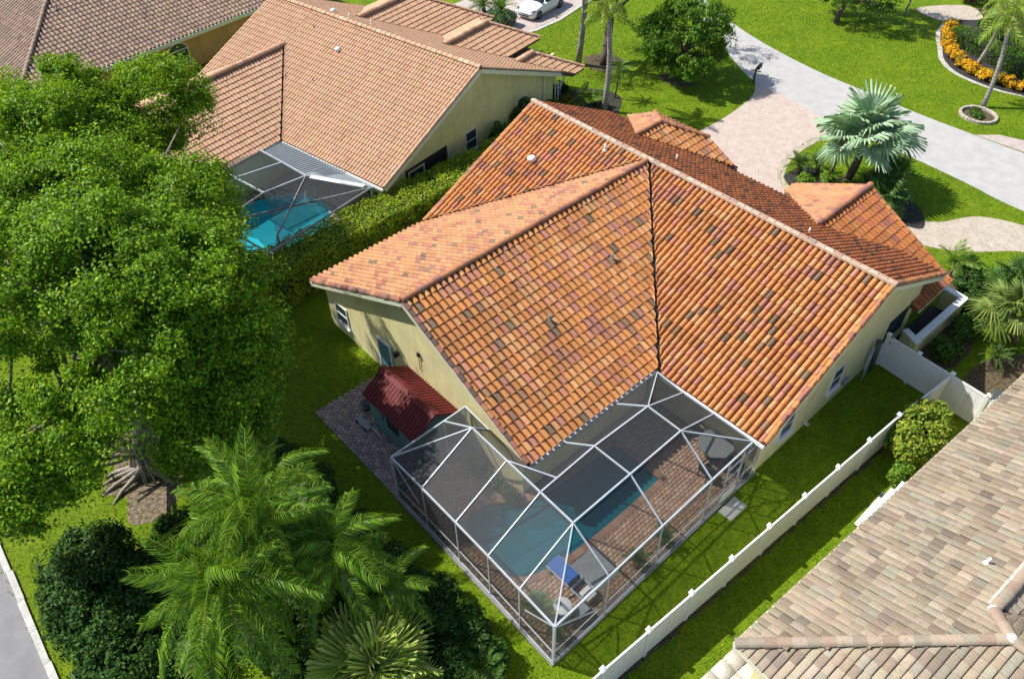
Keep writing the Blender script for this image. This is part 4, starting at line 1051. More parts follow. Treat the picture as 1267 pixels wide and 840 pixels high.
hr.tube([F2(-5.3, -8.6, .05), F2(-5.3, -8.6, .7), F2(-5.3, -8.8, .85), F2(-5.3, -9.2, .8), F2(-5.25, -9.5, .2)], .03, 8)
tag(hr.build('pool_handrail', M['alu']), 'curved metal handrail at the steps of the turquoise pool', 'handrail')

# ------------------------------------------------------------------ things on the pool deck
t = empty('sun_lounger', (10.0, -15.1, .085), 'low lounger with a bright blue cushion at the edge of the teal pool', 'lounger')
lf = fr(R_(0), (9.35, -15.1))
m = MB()
for y in (-.3, .3): m.beam(lf(-.1, y, .38), lf(1.75, y, .38), .05, .06)
for a in (.1, .6, 1.1, 1.6): m.beam(lf(a, -.3, .38), lf(a, .3, .38), .05, .04)
m.build('frame', M['alu'], t)
for a in (.05, 1.6):
    for y in (-.3, .3): m = MB(); m.beam(lf(a, y, .085), lf(a, y, .36), .05, .05, up=(1, 0, 0)); m.build('leg', M['alu'], t)
m = MB(); m.box((-.1, -.28, .41), (.95, .28, .5), 0, lf, bev=.03); m.build('cushion', M['blue'], t)
t = empty('foot_stool', (10.9, -15.05, .085), 'low white stool behind the blue lounger', 'stool')
m = MB(); m.box((10.75, -15.3, .33), (11.2, -14.85, .4), bev=.02); m.build('seat', M['white'], t)
for a in (10.8, 11.15):
    for y in (-15.25, -14.9): m = MB(); m.box((a-.025, y-.025, .085), (a+.025, y+.025, .33)); m.build('leg', M['alu'], t)
m = MB(); m.box((9.72, -14.75, .088), (11.1, -13.45, .105), bev=.006)
tag(m.build('outdoor_rug', M['greyfab']), 'plain grey outdoor rug on the pavers beside the teal pool', 'rug')
t = empty('side_table', (9.95, -16.5, .085), 'small round pale side table on the deck near the cage corner', 'table')
m = MB(); m.lathe((9.95, -16.5, .085), [(.25, .44), (.26, .46), (.25, .48), (.01, .482)], 20); m.build('table_top', M['greyfab'], t)
m = MB(); m.lathe((9.95, -16.5, .085), [(.16, 0), (.15, .03), (.03, .06), (.03, .44)], 12); m.build('pedestal', M['alu'], t)
t = empty('round_table', (10.85, -16.2, .085), 'round white table with a dark band across its top in the cage corner', 'table')
m = MB(); m.lathe((10.85, -16.2, .085), [(.31, .66), (.33, .68), (.33, .71), (.3, .73), (.01, .732)], 24); m.build('table_top', M['white'], t)
m = MB(); m.box((10.55, -16.25, .818), (11.15, -16.13, .826)); m.build('band', M['greyroof'], t)
m = MB(); m.lathe((10.85, -16.2, .085), [(.22, 0), (.2, .04), (.04, .07), (.04, .66)], 12); m.build('pedestal', M['alu'], t)
t = empty('bench', (11.25, -15.4, .085), 'slim pale bench against the cage wall by the potted plant', 'bench')
m = MB(); m.box((11.05, -15.95, .42), (11.45, -15.45, .48), bev=.015); m.build('seat', M['alu'], t)
for y in (-15.9, -15.5): m = MB(); m.box((11.1, y-.03, .085), (11.4, y+.03, .42)); m.build('leg', M['alu'], t)
# covered dining set near the house
t = empty('patio_table', (10.2, -6.75, .085), 'eight sided patio table with a pale grey top in the corner of the deck', 'table')
oc = [(10.15+.74*math.cos(math.pi/8+k*math.pi/4), -6.95+.74*math.sin(math.pi/8+k*math.pi/4)) for k in range(8)]
m = MB(); m.prism(oc, .78, .83); m.build('table_top', M['greyfab'], t)
m = MB(); m.lathe((10.15, -6.95, .085), [(.35, 0), (.33, .05), (.06, .1), (.06, .69)], 12); m.build('pedestal', M['black'], t)
def chair(x, y, rz, label):
    t = empty('patio_chair', (x, y, .085), label, 'chair', 'dark chairs round the patio table')
    f = fr(rz, (x, y)); z = .085
    m = MB(); m.box((-.25, -.25, z+.4), (.25, .25, z+.45), 0, f, bev=.02); m.build('seat', M['black'], t)
    m = MB(); m.box((-.25, .2, z+.5), (.25, .25, z+.92), 0, f, bev=.02); m.build('backrest', M['black'], t)
    for a in (-.22, .22):
        for b in (-.22, .22): m = MB(); m.beam(f(a, b, z), f(a, b, z+.41), .04, .04, up=(1, 0, 0)); m.build('leg', M['black'], t)
    for a in (-.27, .27): m = MB(); m.beam(f(a, -.2, z+.64), f(a, .22, z+.64), .05, .03); m.build('armrest', M['black'], t)
chair(9.25, -6.75, R_(90), 'dark patio chair on the pool side of the eight sided table')
chair(11.1, -7.0, R_(-95), 'dark patio chair between the eight sided table and the cage wall')
chair(10.6, -8.0, R_(170), 'dark patio chair on the sunny side of the eight sided table')
t = empty('folded_umbrella', (9.35, -6.2, .085), 'pale folded patio umbrella leaning beside the eight sided table', 'umbrella')
m = MB(); m.tube([(9.5, -6.3, .1), (9.1, -5.9, 2.3)], .025, 8); m.build('pole', M['alu'], t)
m = MB(); m.tube([(9.42, -6.22, .6), (9.36, -6.16, .9), (9.2, -6.0, 1.8), (9.12, -5.92, 2.2)], [.13, .2, .09, .03], 7); m.build('canopy', M['fascia'], t)

# ------------------------------------------------------------------ shed with a red metal roof
SH = empty('garden_shed', (1.0, -15.0, .05), 'blue green garden shed with a dark red ribbed metal roof', 'shed')
m = MB(); sx0, sx1, sy0, sy1, ze, zrg, yrg = -.55, 2.5, -15.95, -14.0, 1.95, 2.62, -15.0
gable(m, (sx0, sy0), (sx1, sy0), [(0, ze), (1, ze)], .06); gable(m, (sx1, sy1), (sx0, sy1), [(0, ze), (1, ze)], .06)
gable(m, (sx0, sy1-.06), (sx0, sy0+.06), [(0, ze), (.5, zrg-.08), (1, ze)], .06); gable(m, (sx1, sy0+.06), (sx1, sy1-.06), [(0, ze), (.5, zrg-.08), (1, ze)], .06)
m.build('wall', M['teal'], SH)
rf = MB()
X0, X1 = -.78, 2.72
for y0, s in ((sy0-.18, 1), (sy1+.18, -1)):
    z0 = ze-.06
    rf.add([(X0, y0, z0), (X1, y0, z0), (X1, yrg, zrg), (X0, yrg, zrg), (X0, y0, z0-.04), (X1, y0, z0-.04), (X1, yrg, zrg-.04), (X0, yrg, zrg-.04)],
           [(0,1,2,3) if s > 0 else (3,2,1,0), (7,6,5,4) if s > 0 else (4,5,6,7), (0,4,5,1), (1,5,6,2), (3,7,4,0)])
SR = rf.build('roof', M['redmetal'], SH)
for y0 in (sy0-.18, sy1+.18):
    for k in range(20):
        x = X0+.04+k*(X1-X0-.08)/19; m = MB(); m.beam((x, y0, ze-.055), (x, yrg, zrg+.005), .035, .035); m.build('roof_rib', M['redmetal'], SR)
m = MB(); m.beam((X0-.02, yrg-.09, zrg+.035), (X1+.02, yrg-.09, zrg+.035), .24, .02, up=(0, -.5, 1)); m.beam((X0-.02, yrg+.09, zrg+.035), (X1+.02, yrg+.09, zrg+.035), .24, .021, up=(0, .5, 1)); m.build('ridge_cap', M['redmetal'], SR)
m = MB(); m.beam((-.1, sy0-.03, 1.0), (-.1, sy0-.03, 1.75), .85, .04, up=(0, 1, 0)); m.build('door', M['teal'], SH)
window(SH, (1.0, sy0), (0, -1), .62, .95, 1.6, M['black'], rows=2, cols=2, sill=False)
t = empty('garden_trolley', (-.9, -16.2, .05), 'small pale garden trolley lying on the pavers along the shed wall', 'trolley')
m = MB(); m.box((-1.25, -16.45, .12), (-.35, -16.15, .2), bev=.02); m.build('tray', M['greyroof'], t)
m = MB(); m.tube([(-.35, -16.2, .18), (.25, -16.22, .2), (.5, -16.25, .12)], .03, 7); m.build('handle', M['alu'], t)
for a in (-1.1, -.5):
    for y in (-16.48, -16.12): m = MB(); m.tube([(a, y-.02, .13), (a, y+.02, .13)], .08, 10); m.build('wheel', M['tyre'], t)
t = empty('hose_cart', (-1.75, -15.75, .05), 'dark green hose cart standing at the end of the shed', 'hose cart')
m = MB(); m.lathe((-1.5, -15.7, .1), [(.2, 0), (.22, .03), (.12, .05), (.12, .27), (.22, .29), (.2, .32)], 14); m.build('reel', M['black'], t)
m = MB(); m.tube([(-1.7, -15.9, .05), (-1.75, -15.9, .75), (-1.75, -15.5, .75), (-1.7, -15.5, .05)], .02, 6); m.build('handle', M['alu'], t)
m = MB()
for k in range(3): m.tube([(-1.5+.17*math.cos(q*math.pi/8), -15.7+.17*math.sin(q*math.pi/8), .18+.06*k) for q in range(17)], .025, 6)
m.build('hose', M['teal'], t)

# ------------------------------------------------------------------ white vinyl fences
def post(parent, x, y, h=1.83, s=.13):
    m = MB(); m.box((x-s/2, y-s/2, 0), (x+s/2, y+s/2, h)); o = m.build('post', M['vinyl'], parent)
    c = MB(); c.add([(x-s*.72, y-s*.72, h), (x+s*.72, y-s*.72, h), (x+s*.72, y+s*.72, h), (x-s*.72, y+s*.72, h), (x-s*.72, y-s*.72, h+.04), (x+s*.72, y-s*.72, h+.04), (x+s*.72, y+s*.72, h+.04), (x-s*.72, y+s*.72, h+.04), (x, y, h+.11)],
                    [(3,2,1,0), (0,1,5,4), (1,2,6,5), (2,3,7,6), (3,0,4,7), (4,5,8), (5,6,8), (6,7,8), (7,4,8)])
    c.build('post_cap', M['vinyl'], o)
def bay(parent, a, b, h=1.74, boards=0):
    a = Vector((*a, 0)); b = Vector((*b, 0)); d = (b-a).normalized()
    a = a+d*.065; b = b-d*.065
    Z = Vector((0, 0, 1))
    m = MB(); m.beam(a+Z*(h-.05), b+Z*(h-.05), .06, .10); m.build('top_rail', M['vinyl'], parent)
    m = MB(); m.beam(a+Z*.13, b+Z*.13, .06, .13); m.build('bottom_rail', M['vinyl'], parent)
    n = max(1, round((b-a).length/.29)); e = (b-a).length/n
    for k in range(n):
        m = MB(); p = a+d*(k*e+.004); q = a+d*((k+1)*e-.004)
        m.beam(p+Z*((h-.1+.195)/2), q+Z*((h-.1+.195)/2), .035, h-.1-.195); m.build('fence_board', M['vinyl'], parent)
fa = .066
fp = lambda k: (13.486+k*1.981*math.sin(fa), -17.15+k*1.981*math.cos(fa))
FN = empty('vinyl_fence', (*fp(3), 0), 'long white vinyl fence between the pool lawn and the weathered roof house', 'fence')
for k in range(-2, 9): post(FN, *fp(k))
for k in range(-2, 8): bay(FN, fp(k), fp(k+1))
bay(FN, fp(8), (14.9, 2.18))
FG = empty('vinyl_fence', (14.2, 2.3, 0), 'short white vinyl fence from the gate beside the orange roofed house to the bin', 'fence')
gp = [(11.98, 2.5), (13.42, 2.36), (14.92, 2.25), (16.45, 2.14), (18.2, 2.02)]
for p in gp: post(FG, *p)
for a, b in zip(gp[1:], gp[2:]): bay(FG, a, b)
g = MB(); a, b = Vector((*gp[0], 0)), Vector((*gp[1], 0)); d = (b-a).normalized()
gt = empty('vinyl_gate', (12.7, 2.43, 0), 'white vinyl gate next to the right wall of the orange roofed house', 'gate')
bay(gt, gp[0], gp[1], 1.76)
for q in (.12, .45): 
    m = MB(); p = a+d*.16; m.beam(p+Vector((0, -.04, 1.3+q)), p+Vector((.0, -.05, 1.38+q)), .05, .03); m.build('latch', M['black'], gt)
t = empty('pool_cover_roller', (11.95, 1.2, 0), 'grey folded sun shade standing against the right house wall by the gate', 'sun shade')
m = MB(); m.tube([(12.0, 1.75, .1), (11.95, 1.62, 2.0)], [.07, .13], 9); m.build('fabric_roll', M['binplastic'], t)
m = MB(); m.tube([(12.02, 1.3, .02), (11.9, 1.5, 1.7)], .03, 7); m.build('pole', M['alu'], t)
m = MB(); m.tube([(12.05, 1.05, .02), (11.86, 1.35, 1.5)], .025, 7); m.build('pole', M['alu'], t)

soil = MB()
k = -2.0
L_ = []; R__ = []
while k <= 8:
    p = fp(k); L_.append((p[0]+.03, p[1])); R__.append((p[0]+.1+random.uniform(0, .14), p[1])); k += .12
sheet('fence_soil', L_+R__[::-1], .006, M['mulch'])
# bin, condenser, planks
t = empty('wheelie_bin', (16.85, 3.55, 0), 'dark grey bin with a flat lid behind the white fence, at the right edge', 'bin')
bf = fr(.2, (16.75, 3.35))
m = MB(); m.add([bf(-.22, -.24, .05), bf(.22, -.24, .05), bf(.22, .24, .05), bf(-.22, .24, .05), bf(-.29, -.32, .98), bf(.29, -.32, .98), bf(.29, .32, .98), bf(-.29, .32, .98)], [(3,2,1,0), (4,5,6,7), (0,1,5,4), (1,2,6,5), (2,3,7,6), (3,0,4,7)]); m.build('body', M['binplastic'], t)
m = MB(); m.box((-.36, -.42, .985), (.36, .38, 1.04), 0, bf, bev=.03); m.build('lid', M['binplastic'], t)
for a in (-.27, .27): m = MB(); m.tube([bf(a-.03, .3, .1), bf(a+.03, .3, .1)], .1, 12); m.build('wheel', M['tyre'], t)
m = MB(); m.tube([bf(-.25, .42, .95), bf(.25, .42, .95)], .02, 6); m.build('handle', M['binplastic'], t)
t = empty('stacked_planks', (15.9, -4.9, 0), 'stack of white boards leaning under the eave of the weathered roof', 'planks')
for k, (x, y0, y1, z) in enumerate(((15.82, -6.0, -4.3, .5), (15.95, -5.8, -3.7, .62), (16.1, -5.3, -3.2, .72))):
    m = MB(); m.beam((x, y0, z), (x, y1, z), .16, .06); m.build('plank', M['white'], t)
for y in (-5.6, -4.8, -4.0): m = MB(); m.box((15.7, y-.05, 0), (16.2, y+.05, .46)); m.build('support', M['binplastic'], t)

# mailbox
t = empty('mailbox', (-7.55, 20.72, 0), 'black mailbox on a post at the street end of the driveway', 'mailbox')
m = MB(); m.beam((-7.55, 20.72, 0), (-7.55, 20.72, 1.05), .1, .1, up=(1, 0, 0)); m.beam((-7.75, 20.68, .85), (-7.2, 20.82, .85), .06, .06); m.build('post', M['black'], t)
mf = fr(R_(105), (-7.4, 20.8)); m = MB()
prof = [(-.11, 0), (.11, 0)]+[(.11*math.cos(math.pi*k/8), .16+.11*math.sin(math.pi*k/8)) for k in range(9)]
vs = [mf(-.26, a, 1.06+b) for a, b in prof]+[mf(.26, a, 1.06+b) for a, b in prof]; k = len(prof)
m.add(vs, [tuple(range(k))[::-1], tuple(range(k, 2*k))]+[(i, (i+1) % k, k+(i+1) % k, k+i) for i in range(k)]); m.build('box', M['black'], t)
m = MB(); m.beam(mf(.1, -.12, 1.2), mf(.1, -.12, 1.42), .02, .06); m.build('flag', M['redmetal'], t)

# ------------------------------------------------------------------ cars
def car(loc, rz, paint, label, L=4.65, W=1.85, Hc=1.44):
    t = empty('parked_car', (loc[0], loc[1], 0), label, 'car')
    f = fr(rz, loc)
    # stations along x (front = +L/2): half width, z bottom, belt z, roof z, roof half width
    st = [(L/2, .62, .35, .58, .6, .5), (L/2-.12, .78, .22, .66, .68, .6), (L/2-.45, .88, .2, .76, .78, .68), (L/2-1.15, .92, .2, .88, .92, .68), (L/2-1.45, .925, .2, .92, 1.02, .62), (L/2-2.05, .925, .2, .95, 1.38, .58), (L/2-2.5, .925, .2, .96, 1.44, .57), (L/2-3.1, .925, .2, .97, 1.40, .56), (L/2-3.75, .92, .2, .98, 1.14, .56), (L/2-4.2, .89, .22, .97, 1.02, .6), (L/2-4.5, .8, .26, .92, .95, .62), (-L/2, .66, .4, .82, .84, .55)]
    V = []; 
    for x, hw, zb, zbel, zr, rw in st:
        V += [f(x, -hw*.94, zb), f(x, -hw, zb+.22), f(x, -hw*.985, zbel-.08), f(x, -hw*.94, zbel), f(x, -rw, zr-.02), f(x, -rw*.55, zr+.015), f(x, rw*.55, zr+.015), f(x, rw, zr-.02), f(x, hw*.94, zbel), f(x, hw*.985, zbel-.08), f(x, hw, zb+.22), f(x, hw*.94, zb)]
    n = 12; body = MB(); gl = MB(); fs = []; gf = []
    for i in range(len(st)-1):
        for k in range(n):
            q = (i*n+k, i*n+(k+1) % n, (i+1)*n+(k+1) % n, (i+1)*n+k)
            glassy = (k in (3, 7) and 4 <= i <= 7) or (k in (3, 4, 5, 6, 7) and i in (4,)) or (k in (4, 5, 6) and i == 7)
            (gf if glassy else fs).append((q, i, k))
    fs = [q[0] for q in fs]+[tuple(range(n))[::-1], tuple((len(st)-1)*n+k for k in range(n))]
    body.add(V, fs, 0, None, True)
    body.build('body', paint, t)
    for nm, sel in (('windscreen', lambda i, k: i == 4), ('side_window', lambda i, k: i > 4 and k == 3), ('side_window', lambda i, k: i > 4 and k == 7), ('rear_window', lambda i, k: i > 4 and k in (4, 5, 6))):
        qs = [q for q, i, k in gf if sel(i, k)]; us = sorted({v for q in qs for v in q})
        gl = MB(); gl.add([V[v] for v in us], [tuple(us.index(v) for v in q) for q in qs], 0, None, True); gl.build(nm, M['glass_teal'], t)
    for x in (L/2-.88, -L/2+.95):
        for s in (-1, 1):
            wm = MB(); wm.tube([f(x, s*.70, .33), f(x, s*.94, .33)], .335, 20); wh = wm.build('wheel', M['tyre'], t)
            rm = MB(); rm.tube([f(x, s*.93, .33), f(x, s*.95, .33)], .22, 14)
            for q in range(5):
                a = q*2*math.pi/5; rm.beam(f(x, s*.952, .33), f(x+.2*math.cos(a), s*.952, .33+.2*math.sin(a)), .05, .02)
            rm.build('rim', M['rim'], wh)
    for s in (-1, 1):
        m = MB(); m.add([f(L/2-.1, s*.52, .66), f(L/2-.16, s*.8, .66), f(L/2-.5, s*.885, .79), f(L/2-.42, s*.7, .79)], [(0, 1, 2, 3) if s > 0 else (3, 2, 1, 0)]); m.build('headlight', M['black'], t)
        m = MB(); m.box((L/2-1.75, s*1.0-.09, .98), (L/2-1.58, s*1.0+.09, 1.1), 0, f, bev=.03); m.build('wing_mirror', paint, t)
        m = MB(); m.beam(f(L/2-1.5, s*.885, .985), f(L/2-2.15, s*.62, 1.37), .07, .05); m.build('pillar', paint, t)
        m = MB(); m.beam(f(L/2-2.65, s*.79, 1.0), f(L/2-2.7, s*.6, 1.4), .06, .03); m.build('pillar', M['black'], t)
    m = MB(); m.beam(f(L/2-.015, -.5, .38), f(L/2-.015, .5, .38), .04, .1); m.build('grille', M['black'], t)
    return t
car((-26.6, 18.8), R_(-80), M['carwhite'], 'white saloon car parked on the driveway at the top of the photo')
car((-26.4, 13.2), R_(-80), M['cardark'], 'dark car mostly hidden behind the two small palms', 4.3)

# ------------------------------------------------------------------ vegetation
def unit(v): return v/np.maximum(np.linalg.norm(v, axis=-1, keepdims=True), 1e-9)
def leaf_arrays(P, OUT, L, Wd, cols, wts, up=.55, rnd=.75, droop=.25, lj=.3, fold=.18):
    """diamond leaves at P with rough normal OUT"""
    n = len(P)
    nn = unit(OUT*.75+np.array([0, 0, up])+rng.normal(0, rnd*.6, (n, 3)))
    d = unit(np.cross(nn, rng.normal(0, 1, (n, 3)))); d[:, 2] -= droop; d = unit(d)
    sd = unit(np.cross(nn, d)); nn = np.cross(d, sd)
    l = L*(1+rng.normal(0, lj*.5, (n, 1))).clip(.5, 1.7); wd = Wd*l/L
    V = np.stack([P-d*l*.5, P+sd*wd*.5+nn*wd*fold-d*l*.05, P+d*l*.5-nn*l*.08, P-sd*wd*.5+nn*wd*fold-d*l*.05], 1)
    c = np.array(cols)[rng.choice(len(cols), n, p=np.array(wts)/np.sum(wts))]
    c = c*(1+rng.normal(0, .14, (n, 1)))
    T = np.concatenate([np.repeat(np.clip(c, .003, .9)[:, None], 4, 1), np.ones((n, 4, 1))], 2)
    return V.reshape(-1, 3), T.reshape(-1, 4)
def clumps(C, Rr, per, squash=.75, shell=.55):
    """points in clumps: C centres (n,3), Rr radii; returns positions and outward directions"""
    n = len(C)
    d = unit(rng.normal(0, 1, (n, per, 3)))
    r = (shell+(1-shell)*rng.random((n, per, 1))**.6)
    off = d*r*Rr[:, None, None]*np.array([1, 1, squash])
    keep = (d[..., 2] > -.55)
    return (C[:, None]+off)[keep], d[keep]
def quads(n): return np.arange(n*4, dtype=np.int32).reshape(-1, 4)
G_FIG = [(.095, .195, .008), (.14, .265, .010), (.19, .32, .013), (.042, .105, .006), (.27, .35, .02)]
def lobes_points(lobes, n, surf=.75):
    """random clump centres near the surface of a union of ellipsoids"""
    out = []
    vol = np.array([l[1][0]*l[1][1]+l[1][1]*l[1][2]+l[1][0]*l[1][2] for l in lobes]); vol = vol/vol.sum()
    for (c, r), f in zip(lobes, vol):
        k = int(n*f)+1
        d = unit(rng.normal(0, 1, (k, 3))); q = surf+(1-surf)*rng.random((k, 1))
        p = np.array(c)+d*q*np.array(r)
        out.append(p)
    P = np.concatenate(out)
    inner = np.zeros(len(P), bool)
    for c, r in lobes: inner |= (((P-np.array(c))/np.array(r))**2).sum(1) < .40
    return P[~inner]
def limb(mb, a, b, r0, r1, sag=.0, n=5, wob=.12, seg=8):
    a = np.array(a, float); b = np.array(b, float); L = np.linalg.norm(b-a); pts = []; rr = []
    for i in range(n+1):
        t = i/n; p = a+(b-a)*t+rng.normal(0, wob*L*.12, 3)*(0 < i < n)+np.array([0, 0, sag*L*math.sin(math.pi*t)])
        pts.append(tuple(p)); rr.append(r0+(r1-r0)*t)
    mb.tube(pts, rr, seg); return pts
def tree(name, base, lobes, ncl, per, cr, leaf, cols, wts, label, group=None, mat='leaf', trunk_r=.2, bark='bark', fork=.35, surf=.72, shell=.5, extra=None, limbs=9, squash=.7, up=.55, cat='tree'):
    t = empty(name, (base[0], base[1], 0), label, cat, group)
    cen = np.mean([l[0] for l in lobes], 0)
    mb = MB(); top = np.array([base[0]*.6+cen[0]*.4, base[1]*.6+cen[1]*.4, max(.5, cen[2]*fork*1.6)])
    limb(mb, (base[0], base[1], -.05), top, trunk_r*1.25, trunk_r*.85, n=4, wob=.1, seg=10)
    P = lobes_points(lobes, ncl, surf)
    P = P[P[:, 2] > .15]
    idx = rng.choice(len(P), min(limbs*5, len(P)), replace=False)
    for i, k in enumerate(idx):
        if i < limbs:
            mid = top*.45+P[k]*.55; limb(mb, top, mid, trunk_r*.6, trunk_r*.3, .08, 4); limb(mb, mid, P[k]*.93+cen*.07, trunk_r*.3, trunk_r*.08, .05, 3, seg=6)
        else:
            b_ = P[idx[i % limbs]]; mid = top*.45+b_*.55
            limb(mb, mid, P[k]*.92+cen*.08, trunk_r*.22, trunk_r*.06, .04, 3, seg=5)
    if extra: extra(mb)
    mb.build('trunk', M[bark], t)
    R = cr*np.exp(rng.normal(-.12, .45, len(P))).clip(.45, 1.9)
    X, D = clumps(P, R, per, squash, shell)
    X = X+.16*cr*np.sin(X[:, [1, 2, 0]]*5.1/cr+1.3)+rng.normal(0, .13*cr, X.shape)
    OUT = unit(D+.5*unit(X-cen))
    ok = X[:, 2] > .06
    V, T = leaf_arrays(X[ok], OUT[ok], leaf[0], leaf[1], cols, wts, up=up)
    make_np('crown', V, quads(len(V)//4), M[mat], t, T)
    return t

FIG = [((-13.6, -19.7, 8.8), (2.7, 2.6, 2.7)), ((-7.6, -18.5, 8.6), (2.2, 2.0, 2.1)), ((-14.9, -21.4, 8.8), (3.3, 3.1, 2.7)), ((-2.2, -19.9, 8.3), (2.0, 2.0, 1.9)), ((-4.8, -22.0, 9.4), (2.9, 2.7, 2.4)), ((-6.6, -24.6, 8.8), (3.0, 2.8, 2.5)),
       ((-1.0, -21.4, 5.4), (2.0, 1.8, 1.8)), ((-2.3, -26.2, 6.3), (2.3, 1.9, 1.8)), ((-1.8, -23.2, 7.6), (2.2, 2.1, 1.9)), ((-1.9, -27.5, 5.4), (1.6, 1.3, 1.3)), ((-1.7, -19.9, 6.6), (1.7, 1.5, 1.7)), ((-2.9, -20.2, 8.8), (2.4, 2.2, 2.0)), ((-16.2, -15.4, 8.3), (2.4, 2.1, 2.2)), ((-17.2, -19.6, 8.7), (3.2, 3.0, 2.6)),
       ((-9.6, -21.2, 9.2), (3.2, 3.0, 2.4)), ((-10.2, -24.2, 8.6), (3.0, 2.8, 2.2)), ((-2.0, -22.4, 4.0), (1.7, 1.4, 1.5)), ((-12.8, -15.6, 5.4), (1.3, 1.3, 1.2))]
def roots(mb):
    for k in range(11):
        a = (k*2*math.pi/11 if k < 5 else 3.2+(k-5)*.32)+rng.normal(0, .15); L = rng.uniform(1.2, 2.6)
        x, y = -4.7, -23.9
        mb.tube([(x+.15*math.cos(a), y+.15*math.sin(a), .9), (x+.4*math.cos(a), y+.4*math.sin(a), .35), (x+L*.7*math.cos(a+.1), y+L*.7*math.sin(a+.1), .12), (x+L*math.cos(a+.2), y+L*math.sin(a+.2), .0)], [.16, .13, .08, .03], 6)
    for k in range(9):
        a = rng.uniform(0, 6.28); r = rng.uniform(.25, .9)
        mb.tube([(-4.7+.2*math.cos(a), -23.9+.2*math.sin(a), 2.0), (-4.7+r*math.cos(a), -23.9+r*math.sin(a), .0)], [.05, .03], 5)
    for k in range(6):
        a = rng.uniform(2.6, 5.5)
        limb(mb, (-4.8, -23.9, 1.0), (-4.8+2.6*math.cos(a), -23.9+2.2*math.sin(a), 2.2+rng.uniform(0, 1.2)), .12, .04, .05, 4)
tree('fig_tree', (-4.8, -23.9), FIG, 1250, 520, .66, (.135, .08), G_FIG, [30, 30, 20, 14, 6], 'huge spreading fig tree with dense bright green foliage and tangled roots, filling the left side', trunk_r=.42, extra=roots, limbs=16, fork=.3, surf=.6, squash=.5, shell=.3)

def shrub(name, c, r, label, cols, wts, leaf=(.16, .08), ncl=40, per=130, cr=.35, group=None, mat='leaf', cat='shrub', up=.5, squash=.8, base_z=0):
    """r = (rx, ry, height)"""
    t = empty(name, (c[0], c[1], 0), label, cat, group)
    mb = MB()
    for k in range(5):
        a = k*1.26+.3; mb.tube([(c[0], c[1], 0), (c[0]+r[0]*.3*math.cos(a), c[1]+r[1]*.3*math.sin(a), r[2]*.5), (c[0]+r[0]*.6*math.cos(a), c[1]+r[1]*.6*math.sin(a), r[2]*.8)], [.04, .03, .012], 5)
    mb.build('stem', M['bark_dark'], t)
    d = unit(rng.normal(0, 1, (ncl, 3))); q = .45+.55*rng.random((ncl, 1))**.5
    P = np.array([c[0], c[1], r[2]*.5])+d*q*(np.array([r[0], r[1], r[2]*.52])-cr*.6)
    X, D = clumps(P, rng.uniform(cr*.6, cr*1.3, ncl), per, squash, .45)
    ok = X[:, 2] > .03
    V, T = leaf_arrays(X[ok], unit(D+.4*d.repeat(1, 0)[0]*0+.5*unit(X-np.array([c[0], c[1], r[2]*.4])))[ok], leaf[0], leaf[1], cols, wts, up=up)
    make_np('foliage', V, quads(len(V)//4), M[mat], t, T)
    return t
G_DARK = [(.028, .075, .012), (.042, .10, .014), (.06, .13, .016), (.02, .052, .010)]
G_MID = [(.045, .11, .014), (.065, .14, .016), (.09, .18, .02), (.03, .08, .012)]
G_LIGHT = [(.10, .20, .018), (.13, .24, .02), (.16, .26, .03), (.07, .15, .015)]
G_CROT = [(.14, .19, .03), (.22, .22, .03), (.30, .21, .03), (.10, .15, .02), (.26, .10, .03)]
shrub('mango_shrub', (.2, -27.3), (2.9, 2.1, 2.9), 'broad dark green glossy shrub beside the service road, bottom left', G_DARK, [4, 4, 2, 3], (.17, .085), 190, 190, .48)
shrub('mango_shrub', (2.9, -28.0), (1.9, 1.4, 2.3), 'dark shrub at the very bottom edge beside the broad glossy one', G_DARK, [4, 4, 2, 3], (.17, .085), 90, 190, .45)
shrub('mango_shrub', (1.2, -25.4), (1.6, 1.3, 2.0), 'dark shaded shrub between the fig roots and the queen palms', G_DARK, [4, 4, 1, 3], (.17, .085), 80, 190, .42)
shrub('round_shrub', (8.5, -19.9), (1.0, .9, 1.7), 'round dark green shrub at the foot of the palms near the cage', G_DARK, [3, 4, 3, 2], (.12, .07), 50, 160, .32)
shrub('round_shrub', (6.4, -20.6), (1.2, 1.0, 1.8), 'dark shrub under the arching queen palm fronds', G_DARK, [4, 4, 1, 3], (.14, .07), 50, 150, .36)
shrub('round_shrub', (2.4, -21.4), (1.3, 1.0, 1.6), 'low dark shrub at the edge of the shaded lawn strip', G_DARK, [4, 4, 1, 3], (.14, .07), 50, 150, .36)

